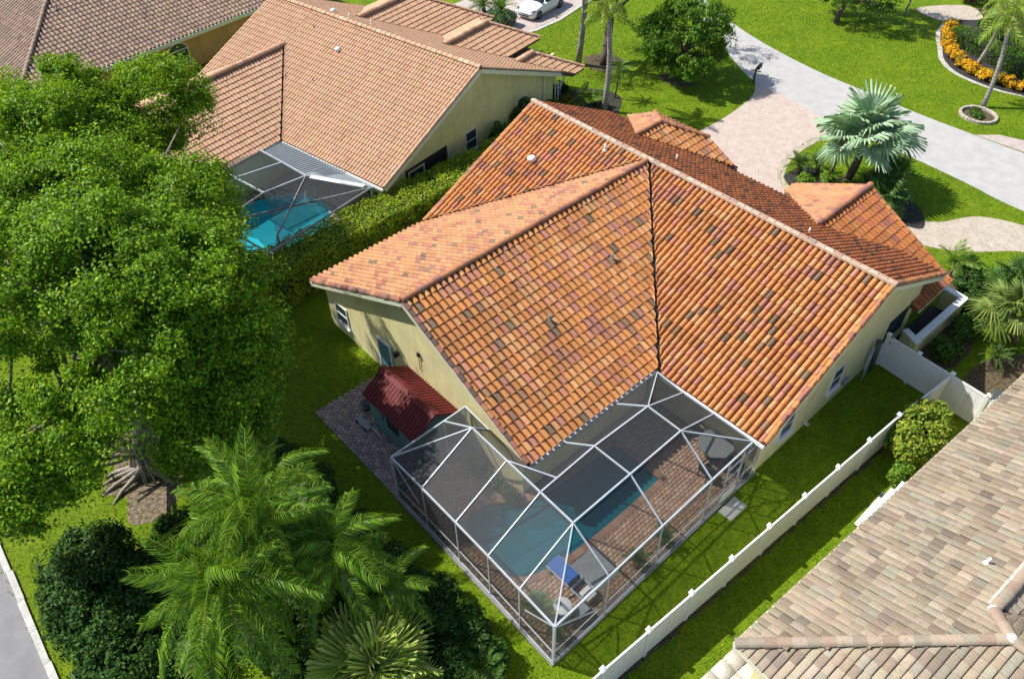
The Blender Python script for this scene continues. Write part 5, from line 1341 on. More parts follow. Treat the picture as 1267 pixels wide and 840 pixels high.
for x, y, rx, h, lb in ((6.5, -22.8, 1.1, 1.6, 'shaded shrub left of the pale spiky palmetto clump'), (4.2, -23.3, 1.3, 1.5, 'deep shaded shrub under the lower queen palm fronds'), (8.9, -20.9, .8, 1.3, 'small dark shrub behind the pale spiky palmetto clump'), (10.5, -20.7, .8, 1.2, 'small dark shrub below the cane clumps at the bottom edge'), (2.4, -23.4, 1.2, 1.4, 'shaded shrub right of the fig roots'), (9.1, -18.9, .75, 1.3, 'low dark shrub on the lawn strip close to the cage corner'), (7.7, -18.9, .7, 1.3, 'low dark shrub on the lawn strip beside the front cage wall'), (4.9, -24.0, 1.3, 1.7, 'shaded shrub between the two big queen palm trunks'), (6.9, -23.9, 1.1, 1.5, 'shaded shrub at the bottom edge left of the pale spiky palmetto'), (2.8, -24.8, 1.2, 1.4, 'shaded shrub left of the lower queen palm trunk'), (-.6, -24.6, 1.2, 1.3, 'shaded shrub beside the fig roots, toward the palms'), (-.7, -20.4, 1.3, 2.2, 'dark shrub under the lower right edge of the fig crown'), (.8, -19.6, 1.0, 1.6, 'dark shrub at the corner of the paver pad below the fig'), (.8, -22.8, 1.2, 1.4, 'shaded shrub under the right side of the fig tree'), (10.4, -19.0, .6, 1.1, 'low dark shrub at the near cage corner'), (5.6, -19.6, .95, 1.5, 'dark shrub in the row along the shaded lawn strip, second from the cage corner'), (7.2, -19.5, .95, 1.6, 'dark shrub in the row along the shaded lawn strip, nearest the cage corner'), (3.6, -19.7, 1.0, 1.5, 'dark shrub in the row along the shaded lawn strip, third from the cage corner'), (1.4, -19.9, 1.0, 1.4, 'dark shrub in the row along the shaded lawn strip, nearest the fig tree'), (4.6, -20.3, 1.1, 1.9, 'dark shrub under the fronds, along the shaded lawn strip, left of centre'), (7.3, -21.6, 1.2, 1.8, 'dark shrub left of the pale palmetto'), (5.4, -22.6, 1.4, 1.6, 'deep shaded shrub below the two queen palm crowns'), (3.6, -26.4, 1.4, 1.7, 'shaded shrub at the bottom edge under the lower queen palm'), (9.7, -20.3, .9, 1.4, 'shrub between the round dark shrub and the cane clumps')):
    shrub('round_shrub', (x, y), (rx, rx*.85, h), lb, G_DARK, [3, 4, 3, 2], (.13, .07), 60, 170, .36)

def hedge(name, x0, x1, y0, y1, z1, label, cols, wts, n, leaf=(.13, .075), frame=None, mat='leaf', cat='hedge'):
    f = frame or (lambda a, b, z=0: (a, b, z))
    c = f((x0+x1)/2, (y0+y1)/2, 0)
    t = empty(name, c, label, cat)
    mb = MB(); k = 0; y = y0+.4
    while y < y1:
        for x in (x0+.35, x1-.35): mb.tube([f(x, y, 0), f(x+.1, y+.1, z1*.5), f(x-.05, y+.2, z1*.85)], [.04, .03, .01], 5)
        y += .8
    mb.build('stem', M['bark_dark'], t)
    cb_ = MB(); cb_.box((x0+.28, y0+.28, .05), (x1-.28, y1-.28, z1-.3), 0, f); cb_.build('twig_core', M['darkmulch'], t)
    w_, L_ = x1-x0, y1-y0
    areas = np.array([w_*L_, z1*L_, z1*L_, w_*z1, w_*z1]); areas = areas/areas.sum()
    side = rng.choice(5, n, p=areas); u = rng.random(n); v = rng.random(n)
    P = np.zeros((n, 3)); D = np.zeros((n, 3))
    q = side == 0; P[q] = np.stack([x0+u[q]*w_, y0+v[q]*L_, np.full(q.sum(), z1)], 1); D[q] = (0, 0, 1)
    for s_, xx, dx in ((1, x0, -1), (2, x1, 1)):
        q = side == s_; P[q] = np.stack([np.full(q.sum(), xx), y0+v[q]*L_, u[q]*z1], 1); D[q] = (dx, 0, 0)
    for s_, yy, dy in ((3, y0, -1), (4, y1, 1)):
        q = side == s_; P[q] = np.stack([x0+u[q]*w_, np.full(q.sum(), yy), v[q]*z1], 1); D[q] = (0, dy, 0)
    lump = np.sin(P[:, 0]*2.1+1)*np.sin(P[:, 1]*1.9+.4)*.06+np.sin(P[:, 1]*5.3+P[:, 0]*3.1)*.05+np.sin(P[:, 2]*6+P[:, 1]*3)*.04
    P = P+D*(lump[:, None]-np.abs(rng.normal(0, .09, (n, 1)))+.06)+rng.normal(0, .03, (n, 3))
    P[:, 2] = np.maximum(P[:, 2], .05)
    W_ = np.array([f(*p) for p in P]); 
    V, T = leaf_arrays(W_, D, leaf[0], leaf[1], cols, wts, up=.35, rnd=.9)
    make_np('foliage', V, quads(len(V)//4), M[mat], t, T)
    return t
G_HEDGE = [(.19, .29, .012), (.25, .33, .016), (.31, .35, .03), (.10, .18, .012)]
hedge('clipped_hedge', -11.6, -9.5, -17.5, 1.8, 2.2, 'long clipped green hedge between the orange roofed house and the salmon roofed house', G_HEDGE, [4, 4, 2, 3], 42000)
for i, (x, y, rx, h, lb) in enumerate(((-12.6, 2.4, 1.0, 2.3, 'tall loose shrub against the yellow gable wall, past the hedge end'), (-13.2, 4.6, .9, 2.5, 'dark climbing shrub under the yellow gable wall window'), (-12.9, 6.4, .8, 2.0, 'low shrub at the far corner of the yellow gable wall'))):
    shrub('wall_shrub', (x, y), (rx, 1.1, h), lb, G_MID, [3, 3, 2, 2], (.14, .07), 40, 140, .33)
hedge('clipped_hedge', -2.2, 0, -12, 9, 1.7, 'green hedge strip below the arched window of the orange stucco house', G_LIGHT, [3, 3, 2, 3], 16000, frame=lambda a, b, z=0: fr(R_(8.5), (-29.6, -6))(a, b, z))

# palms -------------------------------------------------------------
def frond_mesh(name, L, arch, npair, llen, lw, droop, cols, mat, spread=1.0, tw=.25, vee=.35, start=.14, stalk_r=.022):
    """feather frond in local space: base at origin, growing along +x, up +z"""
    V = []; F = []; T = []
    def rach(t): return np.array([L*(t*(1-.18*arch*t)), 0, L*(arch*(.55*t-.95*t*t))])
    pr = None; mb_v = []
    for i in range(9):
        t = i/8; p = rach(t); r = stalk_r*(1-.8*t)+.004
        mb_v.append([p+np.array([0, -r, 0]), p+np.array([0, r, 0]), p+np.array([0, 0, r])])
    for i in range(8):
        for k in range(3):
            b = len(V); V += [mb_v[i][k], mb_v[i][(k+1) % 3], mb_v[i+1][(k+1) % 3], mb_v[i+1][k]]; F.append((b, b+1, b+2, b+3)); T += [(.17, .2, .045, 1)]*4
    for i in range(npair):
        t = start+(1-start)*(i+.5)/npair
        p = rach(t); q = rach(min(1, t+.02)); d = unit(q-p)
        ll = llen*math.sin(math.pi*(.18+.74*t))**.7*(1+rng.normal(0, .07))
        for s in (-1, 1):
            sd = np.array([0, s, 0]); fw_ = .35+.75*t+rng.normal(0, .07)
            dirn = unit(sd*spread+d*fw_+np.array([0, 0, vee+rng.normal(0, tw*.5)]))
            dirn2 = unit(dirn+np.array([0, 0, -droop-rng.random()*tw])); dirn3 = unit(dirn2+np.array([0, 0, -droop*1.2]))
            a = p; b_ = a+dirn*ll*.4; c = b_+dirn2*ll*.35; e = c+dirn3*ll*.25
            wv = unit(np.cross(dirn, np.array([0, 0, 1])+rng.normal(0, .3, 3)))*lw*.5
            k = len(V); V += [a-wv*.5, a+wv*.5, b_+wv, b_-wv, c+wv*.75, c-wv*.75, e+wv*.08, e-wv*.08]
            F += [(k, k+1, k+2, k+3), (k+3, k+2, k+4, k+5), (k+5, k+4, k+6, k+7)]
            cc = np.array(cols[rng.integers(len(cols))])*(1+rng.normal(0, .12)); T += [(*np.clip(cc, .005, .9), 1)]*8
    me = bpy.data.meshes.new(name); me.from_pydata([tuple(v) for v in V], [], F); me.materials.append(M[mat])
    at = me.attributes.new('tint', 'FLOAT_COLOR', 'POINT'); at.data.foreach_set('color', np.array(T, np.float32).ravel()); me.update()
    return me
def fan_mesh(name, R, nseg, cols, mat, stalk, cup=.25, split=.6, drop=.25, arc=300):
    V = []; F = []; T = []
    p0 = np.array([0, 0, 0.]); hub = np.array([stalk, 0, stalk*.12])
    r = .018
    for k, (a, b_) in enumerate((((0, -r, 0), (0, r, 0)), ((0, 0, r), (0, 0, -r)))):
        b = len(V); V += [p0+np.array(a), p0+np.array(b_), hub+np.array(b_)*.6, hub+np.array(a)*.6]; F.append((b, b+1, b+2, b+3)); T += [(*np.array(cols[0])*.9, 1)]*4
    for i in range(nseg):
        a0 = R_(-arc/2+arc*i/nseg); a1 = R_(-arc/2+arc*(i+1)/nseg); am = (a0+a1)/2
        rl = R*(1-.12*abs(am)/math.pi)*(1+rng.normal(0, .04)); rs = rl*split
        f = lambda a, q, z: hub+np.array([math.cos(a)*q, math.sin(a)*q, z])
        zs = cup*rs*.5*abs(math.sin(am))-.05*rs; 
        k = len(V)
        V += [hub, f(a0, rs, zs-.02*R), f(am, rs, zs+.035*R), f(a1, rs, zs-.02*R), f(am-.012, rl, zs-drop*rl*(.5+rng.random()*.5)), f(am+.012, rl, zs-drop*rl*(.5+rng.random()*.5))]
        F += [(k, k+1, k+2), (k, k+2, k+3), (k+1, k+4, k+5, k+2), (k+2, k+5, k+3)]
        cc = np.array(cols[rng.integers(len(cols))])*(1+rng.normal(0, .08)); T += [(*np.clip(cc, .01, .9), 1)]*6
    me = bpy.data.meshes.new(name); me.from_pydata([tuple(v) for v in V], [], F); me.materials.append(M[mat])
    at = me.attributes.new('tint', 'FLOAT_COLOR', 'POINT'); at.data.foreach_set('color', np.array(T, np.float32).ravel()); me.update()
    return me
def palm(name, base, top, r0, r1, meshes, n, label, group=None, bark='bark_palm', elev=(70, -25), roll=25, scale=(.85, 1.1), shaft=None, cat='palm tree', phase=0.0, partname='frond', bulge=1.0, golden=True):
    t = empty(name, (base[0], base[1], 0), label, cat, group)
    a = np.array([base[0], base[1], -.05]); b = np.array(top, float)
    mb = MB(); pts = []; rr = []
    for i in range(7):
        q = i/6; bend = math.sin(q*math.pi)*.03*np.linalg.norm(b-a)
        pts.append(tuple(a+(b-a)*q+np.array([bend, bend*.5, 0]))); rr.append((r0+(r1-r0)*q)*(1.18 if i == 0 else 1)*(bulge if 0 < i < 3 else 1))
    mb.tube(pts, rr, 12); mb.build('trunk', M[bark], t)
    if shaft:
        m = MB(); m.tube([tuple(b), tuple(b+np.array([0, 0, shaft*.5])), tuple(b+np.array([0, 0, shaft]))], [r1*1.25, r1*1.1, r1*.5], 10); m.build('crownshaft', M['stalk'], t); b = b+np.array([0, 0, shaft*.85])
    for i in range(n):
        az = phase+i*2.39996+rng.normal(0, .12); q = (i+.5)/n
        el = R_(elev[0]+(elev[1]-elev[0])*q+rng.normal(0, 5)); s = rng.uniform(*scale)
        o = bpy.data.objects.new(partname, meshes[i % len(meshes)]); COL.objects.link(o); o.parent = t
        rot = Matrix.Rotation(az, 4, 'Z') @ Matrix.Rotation(-el, 4, 'Y') @ Matrix.Rotation(R_(rng.normal(0, roll)), 4, 'X')
        o.matrix_local = Matrix.Translation(Vector(b-BASE[t.name])) @ rot @ Matrix.Scale(s, 4)
    return t
C_Q = [(.08, .175, .012), (.12, .23, .015), (.18, .29, .02), (.05, .12, .012)]
C_Y = [(.16, .25, .025), (.2, .28, .03), (.12, .21, .02), (.24, .28, .05)]
QF = [frond_mesh('queen frond', 3.5, a, 92, .95, .027, 1.5, C_Q, 'palm', vee=.3, tw=.5) for a in (.8, 1.15, 1.45, .95)]
YF_ = [frond_mesh('royal frond', 2.2, a, 40, .55, .04, .45, C_Y, 'palm', vee=.2, tw=.5) for a in (.7, 1.0, 1.2)]
AF = [frond_mesh('areca frond', 1.5, a, 26, .42, .034, .3, [(.09, .19, .02), (.13, .23, .03), (.18, .26, .04)], 'palm', vee=.35) for a in (.6, .9)]
DF = [frond_mesh('date frond', 1.0, a, 30, .2, .016, .12, [(.07, .16, .02), (.10, .2, .03)], 'palm', vee=.3) for a in (.6, .95)]
palm('queen_palm', (3.2, -22.6), (4.2, -22.7, 5.4), .16, .13, QF, 34, 'queen palm with long drooping feathery fronds, the upper one below the fig tree', elev=(80, -38), scale=(.6, .95))
palm('queen_palm', (4.8, -24.6), (5.6, -24.7, 5.0), .16, .13, QF, 34, 'queen palm with long drooping feathery fronds, the lower one at the bottom edge', elev=(80, -38), scale=(.6, .97), phase=1.1)
palm('queen_palm', (2.3, -21.6), (2.9, -21.7, 4.6), .13, .11, QF, 26, 'smaller queen palm beside the paver pad, half behind the taller one', elev=(72, -25), scale=(.58, .74), phase=.6)
palm('queen_palm', (5.6, -21.4), (6.0, -21.4, 4.0), .13, .1, QF, 28, 'queen palm between the pale palmetto and the dark shrub row', elev=(68, -28), scale=(.62, .8), phase=2.0)
palm('queen_palm', (7.3, -20.6), (7.5, -20.6, 2.9), .12, .09, QF, 14, 'slim queen palm closest to the cage, right of the others', elev=(65, -25), scale=(.42, .55), phase=.9)
# silvery bismarck palm in the front bed
SV = [(.22, .34, .20), (.28, .40, .25), (.17, .27, .14), (.35, .44, .29)]
BF = [fan_mesh('silver fan', r, 30, SV, 'silver', st_, .35, .6, d_) for r, st_, d_ in ((1.15, 1.15, .2), (1.25, 1.3, .3), (1.1, 1.1, .42))]
palm('bismarck_palm', (3.35, 14.2), (3.6, 14.4, 2.7), .24, .2, BF, 22, 'silvery blue fan palm standing in the front bed by the driveway', bark='bark_dark', elev=(80, -18), roll=30, scale=(1.1, 1.35), partname='fan_leaf')
GF = [fan_mesh('green fan', r, 22, [(.06, .13, .03), (.08, .16, .03), (.05, .11, .02)], 'palm', .7, .3, .5, .25) for r in (.75, .7)]
palm('small_palm', (2.35, 14.0), (2.5, 14.1, 1.5), .09, .08, AF, 9, 'small green palm leaning beside the silvery fan palm', bark='bark_dark', scale=(.6, .85))
palm('fan_palm', (5.6, 14.2), (5.6, 14.3, 1.6), .12, .1, GF, 16, 'dark green fan palm under the right side of the silvery palm', bark='bark_dark', elev=(75, -30), partname='fan_leaf')
palm('fan_palm', (6.1, 13.3), (6.1, 13.3, .9), .1, .1, GF, 14, 'low dark fan palm at the corner of the front wing roof', bark='bark_dark', elev=(75, -30), partname='fan_leaf')
SG = [frond_mesh('cycad leaf', .95, .7, 30, .17, .018, .05, [(.03, .085, .018), (.045, .11, .02)], 'palm', vee=.3) for _ in range(2)]
palm('cycad', (.9, 13.2), (.9, 13.2, .55), .16, .16, SG, 26, 'dark green cycad rosette at the driveway edge of the front bed', bark='bark_dark', elev=(75, -5), partname='frond', cat='cycad')
palm('cycad', (1.55, 14.1), (1.55, 14.1, .5), .14, .14, SG, 22, 'dark green cycad behind the driveway rosette', bark='bark_dark', elev=(75, -5), cat='cycad')
shrub('light_shrub', (1.75, 12.5), (.55, .5, .7), 'small bright green shrub in front of the cycads', G_LIGHT, [2, 3, 2, 2], (.14, .09), 24, 80, .2)
shrub('light_shrub', (2.7, 13.3), (.6, .6, .8), 'yellow green shrub below the silvery palm trunk', G_LIGHT, [2, 3, 3, 1], (.16, .06), 24, 80, .22)
shrub('light_shrub', (4.1, 13.4), (.7, .6, .9), 'bright shrub between the silvery palm trunk and the front wing roof', G_LIGHT, [3, 3, 3, 1], (.16, .06), 26, 80, .22)
shrub('round_shrub', (4.9, 14.9), (.8, .7, 1.3), 'dark shrub just right of the silvery palm', G_DARK, [3, 4, 3, 1], (.16, .08), 36, 100, .28)
# royal palms on the neighbour's lawn
palm('royal_palm', (-17.9, 14.1), (-17.8, 14.0, 9.5), .21, .17, YF_, 14, 'tall pale palm trunk rising beside the salmon roof corner', shaft=.9, elev=(70, -20))
palm('royal_palm', (-12.0, 10.45), (-12.35, 10.75, 6.0), .19, .15, YF_, 16, 'pale trunked palm with yellow green fronds behind the orange roof', shaft=.7, elev=(55, -30), scale=(.75, .95))
palm('date_palm', (-12.75, 12.3), (-12.6, 12.35, 2.0), .06, .055, DF, 20, 'slender little date palm on the lawn beside the pale palm trunk', bark='bark_dark', elev=(75, -35))
palm('date_palm', (-24.6, 11.3), (-24.5, 11.0, 3.2), .17, .15, DF, 26, 'bushy short palm in front of the dark car, left of the pair', bark='bark_dark', elev=(80, -35), scale=(1.2, 1.5))
palm('date_palm', (-23.0, 11.4), (-22.9, 11.3, 3.1), .15, .14, DF, 26, 'bushy short palm in front of the dark car, right of the pair', bark='bark_dark', elev=(80, -35), scale=(1.25, 1.6))
# palms at the upper right
palm('leaning_palm', (4.75, 28.4), (4.1, 29.2, 4.9), .15, .12, YF_, 15, 'leaning pale palm in the stone ring on the far lawn', shaft=.6, elev=(60, -45), scale=(.95, 1.2))
palm('leaning_palm', (1.9, 33.4), (2.6, 32.6, 4.4), .17, .14, YF_, 14, 'pale palm behind the yellow flower bed', shaft=.6, elev=(60, -45), scale=(.9, 1.15))
# palms at the right edge
palm('fan_palm', (15.5, 8.3), (14.9, 7.7, 1.9), .16, .14, [fan_mesh('pale fan', .95, 24, [(.16, .21, .04), (.2, .25, .06), (.12, .18, .04)], 'palm', .8, .2, .45, .4), fan_mesh('pale fan', .9, 24, [(.16, .21, .04), (.11, .17, .04)], 'palm', .8, .2, .45, .5)], 18, 'pale green fan palm with split leaves at the right edge above the bin', bark='bark_dark', elev=(75, -30), partname='fan_leaf')
palm('fan_palm', (14.1, 10.9), (14.1, 10.6, 1.4), .12, .1, GF, 14, 'dark fan palm at the right edge, above the pale one', bark='bark_dark', elev=(75, -25), partname='fan_leaf')
palm('cycad', (15.5, 6.1), (15.45, 6.05, .5), .15, .15, SG, 20, 'cycad rosette in the corner bed behind the bin', bark='bark_dark', elev=(75, -5), cat='cycad')
# palmetto at the bottom edge
PG = [(.24, .34, .06), (.32, .40, .09), (.16, .25, .04), (.38, .42, .14)]
PM = [fan_mesh('palmetto fan', r, 24, PG, 'palm', .75, .45, .4, .35, 210) for r in (.95, 1.05)]
palm('palmetto', (8.2, -22.3), (8.6, -22.3, 1.3), .14, .14, PM, 44, 'pale spiky palmetto clump at the bottom edge', bark='bark_dark', elev=(85, 5), partname='fan_leaf', cat='palmetto', roll=40, scale=(1.1, 1.4))
palm('palmetto', (9.6, -21.6), (9.7, -21.6, .7), .12, .12, PM, 20, 'smaller pale palmetto right of the spiky clump', bark='bark_dark', elev=(80, 5), partname='fan_leaf', cat='palmetto', roll=40, scale=(.6, .8))
BL = [frond_mesh('leafy cane', 1.3, .7, 22, .26, .04, .25, [(.05, .12, .02), (.075, .16, .025), (.035, .09, .016)], 'palm', vee=.3) for _ in range(2)]
for x, y, lb in ((10.6, -19.6, 'leafy cane clump at the bottom edge, touching the cage corner side'), (11.3, -20.0, 'leafy cane clump at the bottom edge, the rightmost one'), (9.6, -19.4, 'leafy cane clump between the round shrub and the palmetto')):
    palm('cane_clump', (x, y), (x, y, .45), .05, .05, BL, 20, lb, bark='bark_dark', elev=(80, 5), cat='shrub', scale=(.7, 1.0), group=None)
# trees and shrubs on the street side
MG = [((-11.6, 17.6, 3.1), (2.5, 2.4, 2.5)), ((-10.2, 17.0, 2.5), (1.8, 1.8, 1.9)), ((-12.8, 16.8, 2.7), (1.7, 1.6, 1.8)), ((-10.6, 18.6, 3.0), (1.9, 1.9, 2.0))]
tree('mango_tree', (-11.5, 17.6), MG, 210, 180, .5, (.26, .085), [(.055, .14, .012), (.08, .18, .014), (.115, .225, .018), (.17, .22, .04)], [4, 4, 3, 1], 'round dense mango tree on the front lawn beside the street', trunk_r=.16, bark='bark_dark', up=.3)
OK_ = [((-18.6, 18.6, 5.6), (3.2, 2.8, 1.8)), ((-15.3, 19.6, 4.9), (2.6, 2.4, 1.6)), ((-21.0, 20.5, 5.8), (2.6, 2.6, 1.8)), ((-13.8, 21.5, 4.4), (1.8, 1.8, 1.4)), ((-20.0, 12.5, 7.4), (2.6, 2.4, 1.4)), ((-18.0, 15.0, 7.6), (2.2, 2.2, 1.2))]  # last two lobes added out of view to shade the lawn
tree('oak_tree', (-16.6, 15.4), OK_, 150, 150, .6, (.15, .07), G_MID, [4, 4, 1, 3], 'dark leaning oak at the top edge between the white car and the mango tree', trunk_r=.27, bark='bark_dark', fork=.33, limbs=6)
TR = [((-9.0, 34.0, 3.0), (2.9, 2.4, 1.9)), ((-6.9, 34.6, 2.9), (2.3, 2.0, 1.6)), ((-11.0, 35.4, 3.6), (2.4, 2.2, 1.9)), ((-8.5, 36, 4.0), (2.4, 2.2, 1.7))]
tree('lawn_tree', (-9.0, 33.4), TR, 210, 130, .5, (.17, .09), [(.06, .14, .02), (.085, .17, .025), (.045, .1, .016)], [4, 3, 3], 'round tree on the far lawn casting a wide shadow', trunk_r=.17, bark='bark_dark', fork=.3)
tree('small_tree', (-5.9, 38.3), [((-5.9, 38.3, 2.9), (1.3, 1.3, 1.0))], 40, 60, .4, (.16, .08), G_LIGHT, [2, 3, 3, 1], 'thin pale trunked young tree beyond the wide lawn shadow', trunk_r=.07, bark='bark_palm', fork=.5)
for x, y, r, lb in ((-17, 40, 1.8, 'dark shrub mass at the top edge of the far lawn'), (-11.5, 43.5, 1.6, 'rounded shrub at the top edge left of the young tree'), (-3.6, 44.5, 1.5, 'reddish shrub behind the gravel patch')):
    shrub('garden_shrub', (x, y), (r, r*.8, 1.5), lb, G_DARK if r > 1.55 else [(.12, .03, .02), (.16, .05, .02), (.07, .03, .02)], [3, 3, 2, 2] if r > 1.55 else [3, 2, 3], (.16, .09), 40, 90, .4)
# crotons in the curved bed
CY = [(.55, .30, .012), (.60, .38, .02), (.45, .22, .012), (.25, .20, .02), (.12, .12, .02)]
bedc = smooth_pts([(-2.4, 38.6), (-1.7, 36.6), (-.7, 34.8), (.5, 33.4), (2.0, 32.6), (4.0, 32.3), (6.0, 32.6), (8.5, 33.4)], 3)
ORD = ['first', 'second', 'third', 'fourth', 'fifth', 'sixth', 'seventh', 'eighth', 'ninth', 'tenth', 'eleventh', 'twelfth', 'thirteenth', 'fourteenth', 'fifteenth', 'sixteenth', 'seventeenth', 'eighteenth', 'nineteenth', 'twentieth', 'twenty first', 'twenty second', 'twenty third']
CRL = [f'{o_} yellow orange croton from the gravel patch, in the curved bed row' for o_ in ORD]
for i, (x, y) in enumerate(bedc[::1]):
    shrub('croton', (x+random.uniform(-.1, .1), y+random.uniform(-.1, .1)), (.55, .5, .8), CRL[i], CY, [4, 4, 2, 1, 1] if i % 5 else [1, 1, 1, 3, 3], (.2, .08), 16, 55, .22, group='crotons along the curved bed', mat='flower', cat='croton')
hedge('garden_hedge', -.7, .7, -6.2, 6.5, 1.0, 'low bright green hedge behind the yellow crotons', G_MID, [2, 3, 4, 1], 9000, frame=lambda a, b, z=0: fr(R_(-112), (4.5, 34.6))(a, b, z))
for x, y, r, lb in ((3.2, 37.0, 1.3, 'dark shrub behind the pale palm at the upper right'), (6.3, 35.8, 1.4, 'dark shrub behind the low bright hedge, right side'), (0.3, 39.3, 1.2, 'dark shrub at the upper right beyond the crotons'), (8.8, 35.2, 1.2, 'shrub at the right edge behind the crotons')):
    shrub('garden_shrub', (x, y), (r, r, 1.5), lb, G_DARK, [3, 3, 3, 1], (.17, .09), 36, 90, .4)
shrub('ring_plants', (5.05, 27.15), (.75, .7, .3), 'low green ground plants inside the stone ring', G_MID, [3, 3, 2, 3], (.16, .05), 20, 50, .14, cat='plants')
# beside the yellow gable corner
shrub('croton', (-13.9, 9.0), (.6, .6, 1.1), 'green and red croton at the corner of the yellow gable wall', G_CROT, [3, 2, 1, 3, 2], (.2, .08), 24, 70, .25, mat='flower', cat='croton')
shrub('round_shrub', (-14.7, 9.2), (.8, .7, 1.5), 'very dark clipped shrub beside the entry of the salmon roofed house', [(.012, .035, .01), (.018, .05, .012)], [1, 1], (.11, .06), 40, 120, .26)
palm('small_palm', (-12.9, 9.5), (-12.9, 9.5, .7), .07, .06, AF, 12, 'bright areca palm in front of the yellow gable corner', bark='bark_dark', scale=(.7, .95), elev=(80, 0))
shrub('light_shrub', (-13.3, 10.9), (.7, .7, .8), 'yellow green shrub between the two pale palm trunks', G_LIGHT, [2, 3, 3, 1], (.16, .07), 24, 70, .22)
# beside the front entry planter and the fence
for i, (x, y, rx, ry, h, pal_, lb) in enumerate(((13.75, 5.1, .6, .9, 1.0, G_MID, 'leafy shrub outside the low courtyard wall, nearest the fence'), (13.75, 6.9, .65, .9, 1.1, G_MID, 'leafy shrub outside the middle of the low courtyard wall'), (13.3, 8.7, .8, .8, 1.2, G_DARK, 'dark shrub at the end of the low courtyard wall'), (12.5, 10.0, .9, .8, 1.3, G_DARK, 'dark purple green shrub past the corner of the front wing'), (11.7, 11.3, .9, .8, 1.1, G_LIGHT, 'bright shrub at the path end of the side bed'), (12.7, 11.2, .7, .7, .9, G_LIGHT, 'bright low shrub on the lawn side of the side bed'))):
    shrub('bed_shrub', (x, y), (rx, ry, h), lb, pal_, [3, 3, 2, 2], (.16, .08), 34, 100, .26)
palm('small_palm', (11.3, 10.6), (11.3, 10.6, .8), .07, .06, AF, 12, 'bright arching palm beside the front wing corner', bark='bark_dark', scale=(.7, .95), elev=(80, 0))
shrub('croton_bush', (15.35, -.75), (1.15, 1.7, 2.15), 'big mottled green and yellow bush between the white fence and the weathered roof', [(.17, .25, .025), (.23, .28, .03), (.12, .19, .02), (.30, .28, .04)], [4, 3, 4, 1], (.17, .085), 130, 130, .34, mat='leaf_m', cat='bush')
shrub('croton_bush', (15.75, -2.6), (.45, .7, .9), 'low green bush under the weathered eave beside the white boards', G_LIGHT, [3, 2, 2, 3], (.14, .07), 30, 90, .22)
# grass blades on the lawns in view
NG = 230000
gx = rng.uniform(-26, 19, NG); gy = rng.uniform(-30, 36, NG)
dd = np.stack([gx, gy, np.zeros(NG)], 1)-CAM; dp = dd @ _fw
ppx = 633.5+FPX*(dd @ _R)/dp; ppy = 420-FPX*(dd @ _U)/dp
ok = (ppx > -60) & (ppx < 1330) & (ppy > -60) & (ppy < 900)
bad = [DECK, DECK2, PADP, DRV, smooth_pts(far, 4)+smooth_pts(near, 4), wt+wb, BED+[(16, 44), (-2, 46)], [(-7.2, -13.8), (6.3, -13.8), (6.3, -6.4), (11.75, -6.4), (11.75, 7.6), (-7.2, 7.6)], [(6.0, 24.75), (7.0, 25.8), (9.5, 26.6), (16, 29), (18, 25.2)], W2([(XL, -11.2), (-8.6, -11.2), (-8.6, -6.3), (-.4, -6.3), (-.4, 9.6), (XL, 13.5)]), [(-24.0, 12.0), (-26, 29.3), (-34, 31), (-33, 12)], W4([(.5, .6), (9, .6), (9, 22), (.5, 22)]), [(-26, -29.6), (1, -30.0), (20, -30.5), (20, -40), (-26, -40)]]
for poly in bad: ok &= ~inside(gx, gy, poly)
gx, gy = gx[ok], gy[ok]; n = len(gx)
hh = rng.uniform(.05, .11, n); a = rng.uniform(0, 6.283, n); wv = rng.uniform(.014, .03, n); ln = rng.normal(0, .05, (n, 2))
B0 = np.stack([gx-np.cos(a)*wv, gy-np.sin(a)*wv, np.zeros(n)], 1); B1 = np.stack([gx+np.cos(a)*wv, gy+np.sin(a)*wv, np.zeros(n)], 1); B2 = np.stack([gx+ln[:, 0], gy+ln[:, 1], hh], 1)
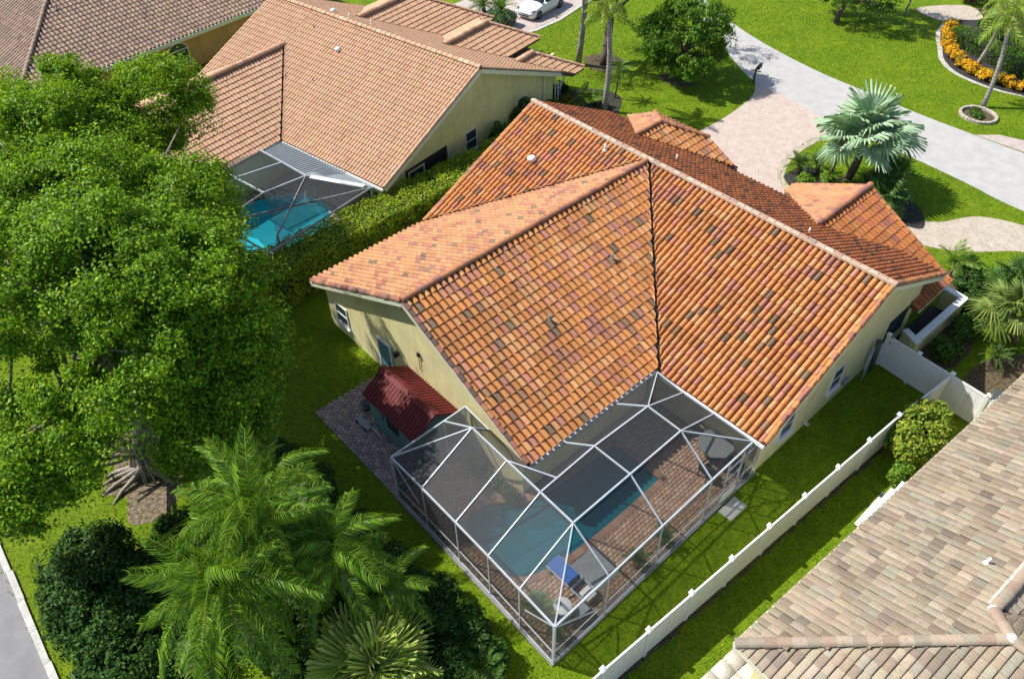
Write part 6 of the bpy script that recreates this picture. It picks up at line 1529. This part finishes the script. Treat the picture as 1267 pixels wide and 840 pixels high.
gc = np.array([(.11, .20, .008), (.16, .26, .010), (.21, .29, .02), (.08, .15, .008)])[rng.integers(0, 4, n)]*(1+rng.normal(0, .15, (n, 1)))
make_np('grass_blades', np.stack([B0, B1, B2], 1).reshape(-1, 3), np.arange(3*n).reshape(-1, 3), M['leaf_m'], None, np.concatenate([np.repeat(gc.clip(.01, .5), 3, 0), np.ones((3*n, 1))], 1), kind='stuff')
bpy.data.objects['grass_blades']['label'] = 'short bright green grass growing all over the lawns'; bpy.data.objects['grass_blades']['category'] = 'grass'
# potted plants inside the cage
def potted(x, y, label, s=1.0, mesh=None, n=14):
    t = empty('potted_plant', (x, y, .085), label, 'plant')
    m = MB(); m.lathe((x, y, .085), [(.14*s, 0), (.2*s, .32*s), (.22*s, .32*s), (.22*s, .37*s), (.18*s, .37*s), (.17*s, .33*s)], 14); m.build('pot', M['pot'], t)
    for i in range(n):
        o = bpy.data.objects.new('frond', mesh[i % len(mesh)]); COL.objects.link(o); o.parent = t
        o.matrix_local = Matrix.Translation(Vector((0, 0, .35*s))) @ Matrix.Rotation(i*2.4, 4, 'Z') @ Matrix.Rotation(R_(-80+60*i/n), 4, 'Y') @ Matrix.Scale(s*rng.uniform(.45, .6), 4)
potted(10.3, -16.75, 'potted palm in the cage corner beside the round white table', 1.0, AF)
potted(11.35, -12.9, 'potted plant against the right cage wall, nearer the lounger', .9, BL)
potted(11.35, -11.5, 'potted plant against the right cage wall, midway along', .9, BL)
potted(11.3, -16.9, 'spiky potted plant in the very corner of the cage', .8, DF, 16)
for x, y, lb in ((4.2, -14.35, 'low green plant inside the cage under the gable wall, left one'), (5.2, -14.25, 'low green plant inside the cage under the gable wall, middle one'), (6.1, -14.3, 'low green plant inside the cage under the gable wall, right one')):
    shrub('patio_plant', (x, y), (.45, .35, .7), lb, G_DARK, [2, 3, 3, 1], (.16, .06), 18, 60, .2, cat='plant')
print('tiles', nt1, 'objects', len(bpy.data.objects), 'tris', sum(len(o.data.loop_triangles) if o.type == 'MESH' and (o.data.calc_loop_triangles() or True) else 0 for o in bpy.data.objects))
